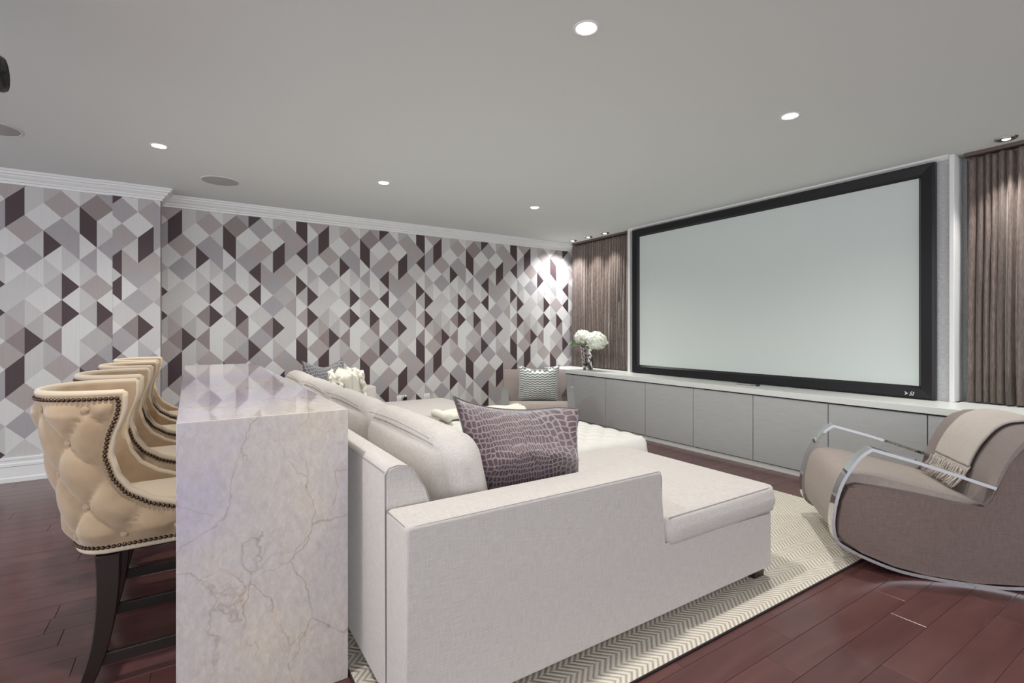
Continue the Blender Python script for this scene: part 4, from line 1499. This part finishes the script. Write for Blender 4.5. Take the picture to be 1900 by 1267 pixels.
# ------------------------------------------------------------------ vase and hydrangeas
VX, VY = 4.49, 5.09
v = empty('vase', (VX, VY, CT)); tag(v, 'tall flared vase of silver mirrored mosaic on the counter', 'vase')
bm = new_bm(); lathe(bm, [(0.062, 0.0), (0.066, 0.004), (0.070, 0.06), (0.082, 0.16), (0.095, 0.25), (0.106, 0.325), (0.108, 0.330), (0.102, 0.330), (0.088, 0.24), (0.06, 0.03)], 28)
obj('mosaic_body', bm, M['vase'], v)
bm = new_bm(); lathe(bm, [(0.0005, 0.300), (0.084, 0.300), (0.084, 0.304), (0.0005, 0.304)], 20); obj('foliage_base', bm, M['leaf'], v)
def hydrangea(loc, rad, seed, label, leaves):
    c = empty('hydrangea', (loc[0], loc[1], loc[2])); tag(c, label, 'flower', 'white hydrangeas in the vase')
    bm = new_bm()
    rr = random.Random(seed)
    n = 190
    for k in range(n):
        ph_ = math.acos(1 - 2 * (k + 0.5) / n); tht = PI * (1 + 5 ** 0.5) * k
        d = Vector((math.cos(tht) * math.sin(ph_), math.sin(tht) * math.sin(ph_), math.cos(ph_)))
        R_ = rad * (0.93 + 0.20 * noise.noise(d * 2.2 + Vector((seed, 0, 0))) + rr.uniform(-0.05, 0.07))
        p = d * R_; p.z *= 0.88
        a = d.orthogonal().normalized(); b = d.cross(a)
        tw_ = rr.uniform(0, PI)
        d = (d + Vector((rr.uniform(-.5, .5), rr.uniform(-.5, .5), rr.uniform(-.5, .5)))).normalized(); a = d.orthogonal().normalized(); b = d.cross(a)
        cen = bm.verts.new(p)
        for q in range(4):
            an = tw_ + q * PI / 2
            u_ = a * math.cos(an) + b * math.sin(an)
            w_ = a * math.cos(an + PI / 2) + b * math.sin(an + PI / 2)
            r1 = 0.023
            p1 = bm.verts.new(p + u_ * r1 * 0.55 + w_ * r1 * 0.45 + d * 0.004)
            p2 = bm.verts.new(p + u_ * r1 + d * 0.002)
            p3 = bm.verts.new(p + u_ * r1 * 0.55 - w_ * r1 * 0.45 + d * 0.004)
            bm.faces.new((cen, p1, p2, p3))
    bmesh.ops.create_uvsphere(bm, u_segments=14, v_segments=10, radius=rad * 0.88, matrix=Matrix.Diagonal((1, 1, 0.88, 1)))
    tag(obj('florets', bm, M['petal'], c), kind='stuff')
    bm = new_bm(); tube(bm, smooth_path([(0, 0, -rad * 0.6), ((VX - loc[0]) * 0.5, (VY - loc[1]) * 0.5, -rad - 0.03), ((VX - loc[0]) * 0.8, (VY - loc[1]) * 0.8, CT + 0.306 - loc[2])], 3), 0.005, 6)
    obj('stem', bm, M['leaf'], c)
    for (dx, dy, dz, rz_, s_) in leaves:
        bm = new_bm()
        nn = 8
        rows = []
        for i in range(nn + 1):
            f = i / nn
            wd = 0.035 * math.sin(PI * min(1, f * 0.95 + 0.04)) * s_
            z_ = -0.02 * f * f
            rows.append([bm.verts.new((f * 0.11 * s_, k_ * wd, z_ - abs(k_) * -0.006 + 0.002 * math.sin(f * 20))) for k_ in (-1, 0, 1)])
        for A, B in zip(rows, rows[1:]):
            for k_ in (0, 1): bm.faces.new((A[k_], A[k_ + 1], B[k_ + 1], B[k_]))
        o = obj('leaf', bm, M['leaf'], c)
        o.location = (dx, dy, dz); o.rotation_euler = (0.5, 0.1, rz_)
        sm = o.modifiers.new('thickness', 'SOLIDIFY'); sm.thickness = 0.0012
    return c
def ln(loc): return loc
hydrangea((4.44, 5.135, CT + 0.435), 0.112, 1, 'left white hydrangea bloom with green leaves beside it', [(-0.06, 0.04, -0.09, 2.3, 1.0), (-0.05, 0.02, -0.05, 2.0, 0.9), (-0.05, 0.0, -0.1, 2.9, 1.0)])
hydrangea((4.47, 4.90, CT + 0.395), 0.135, 4, 'right and larger white hydrangea bloom overhanging the vase rim', [(-0.03, 0.05, -0.1, 2.6, 0.8)])
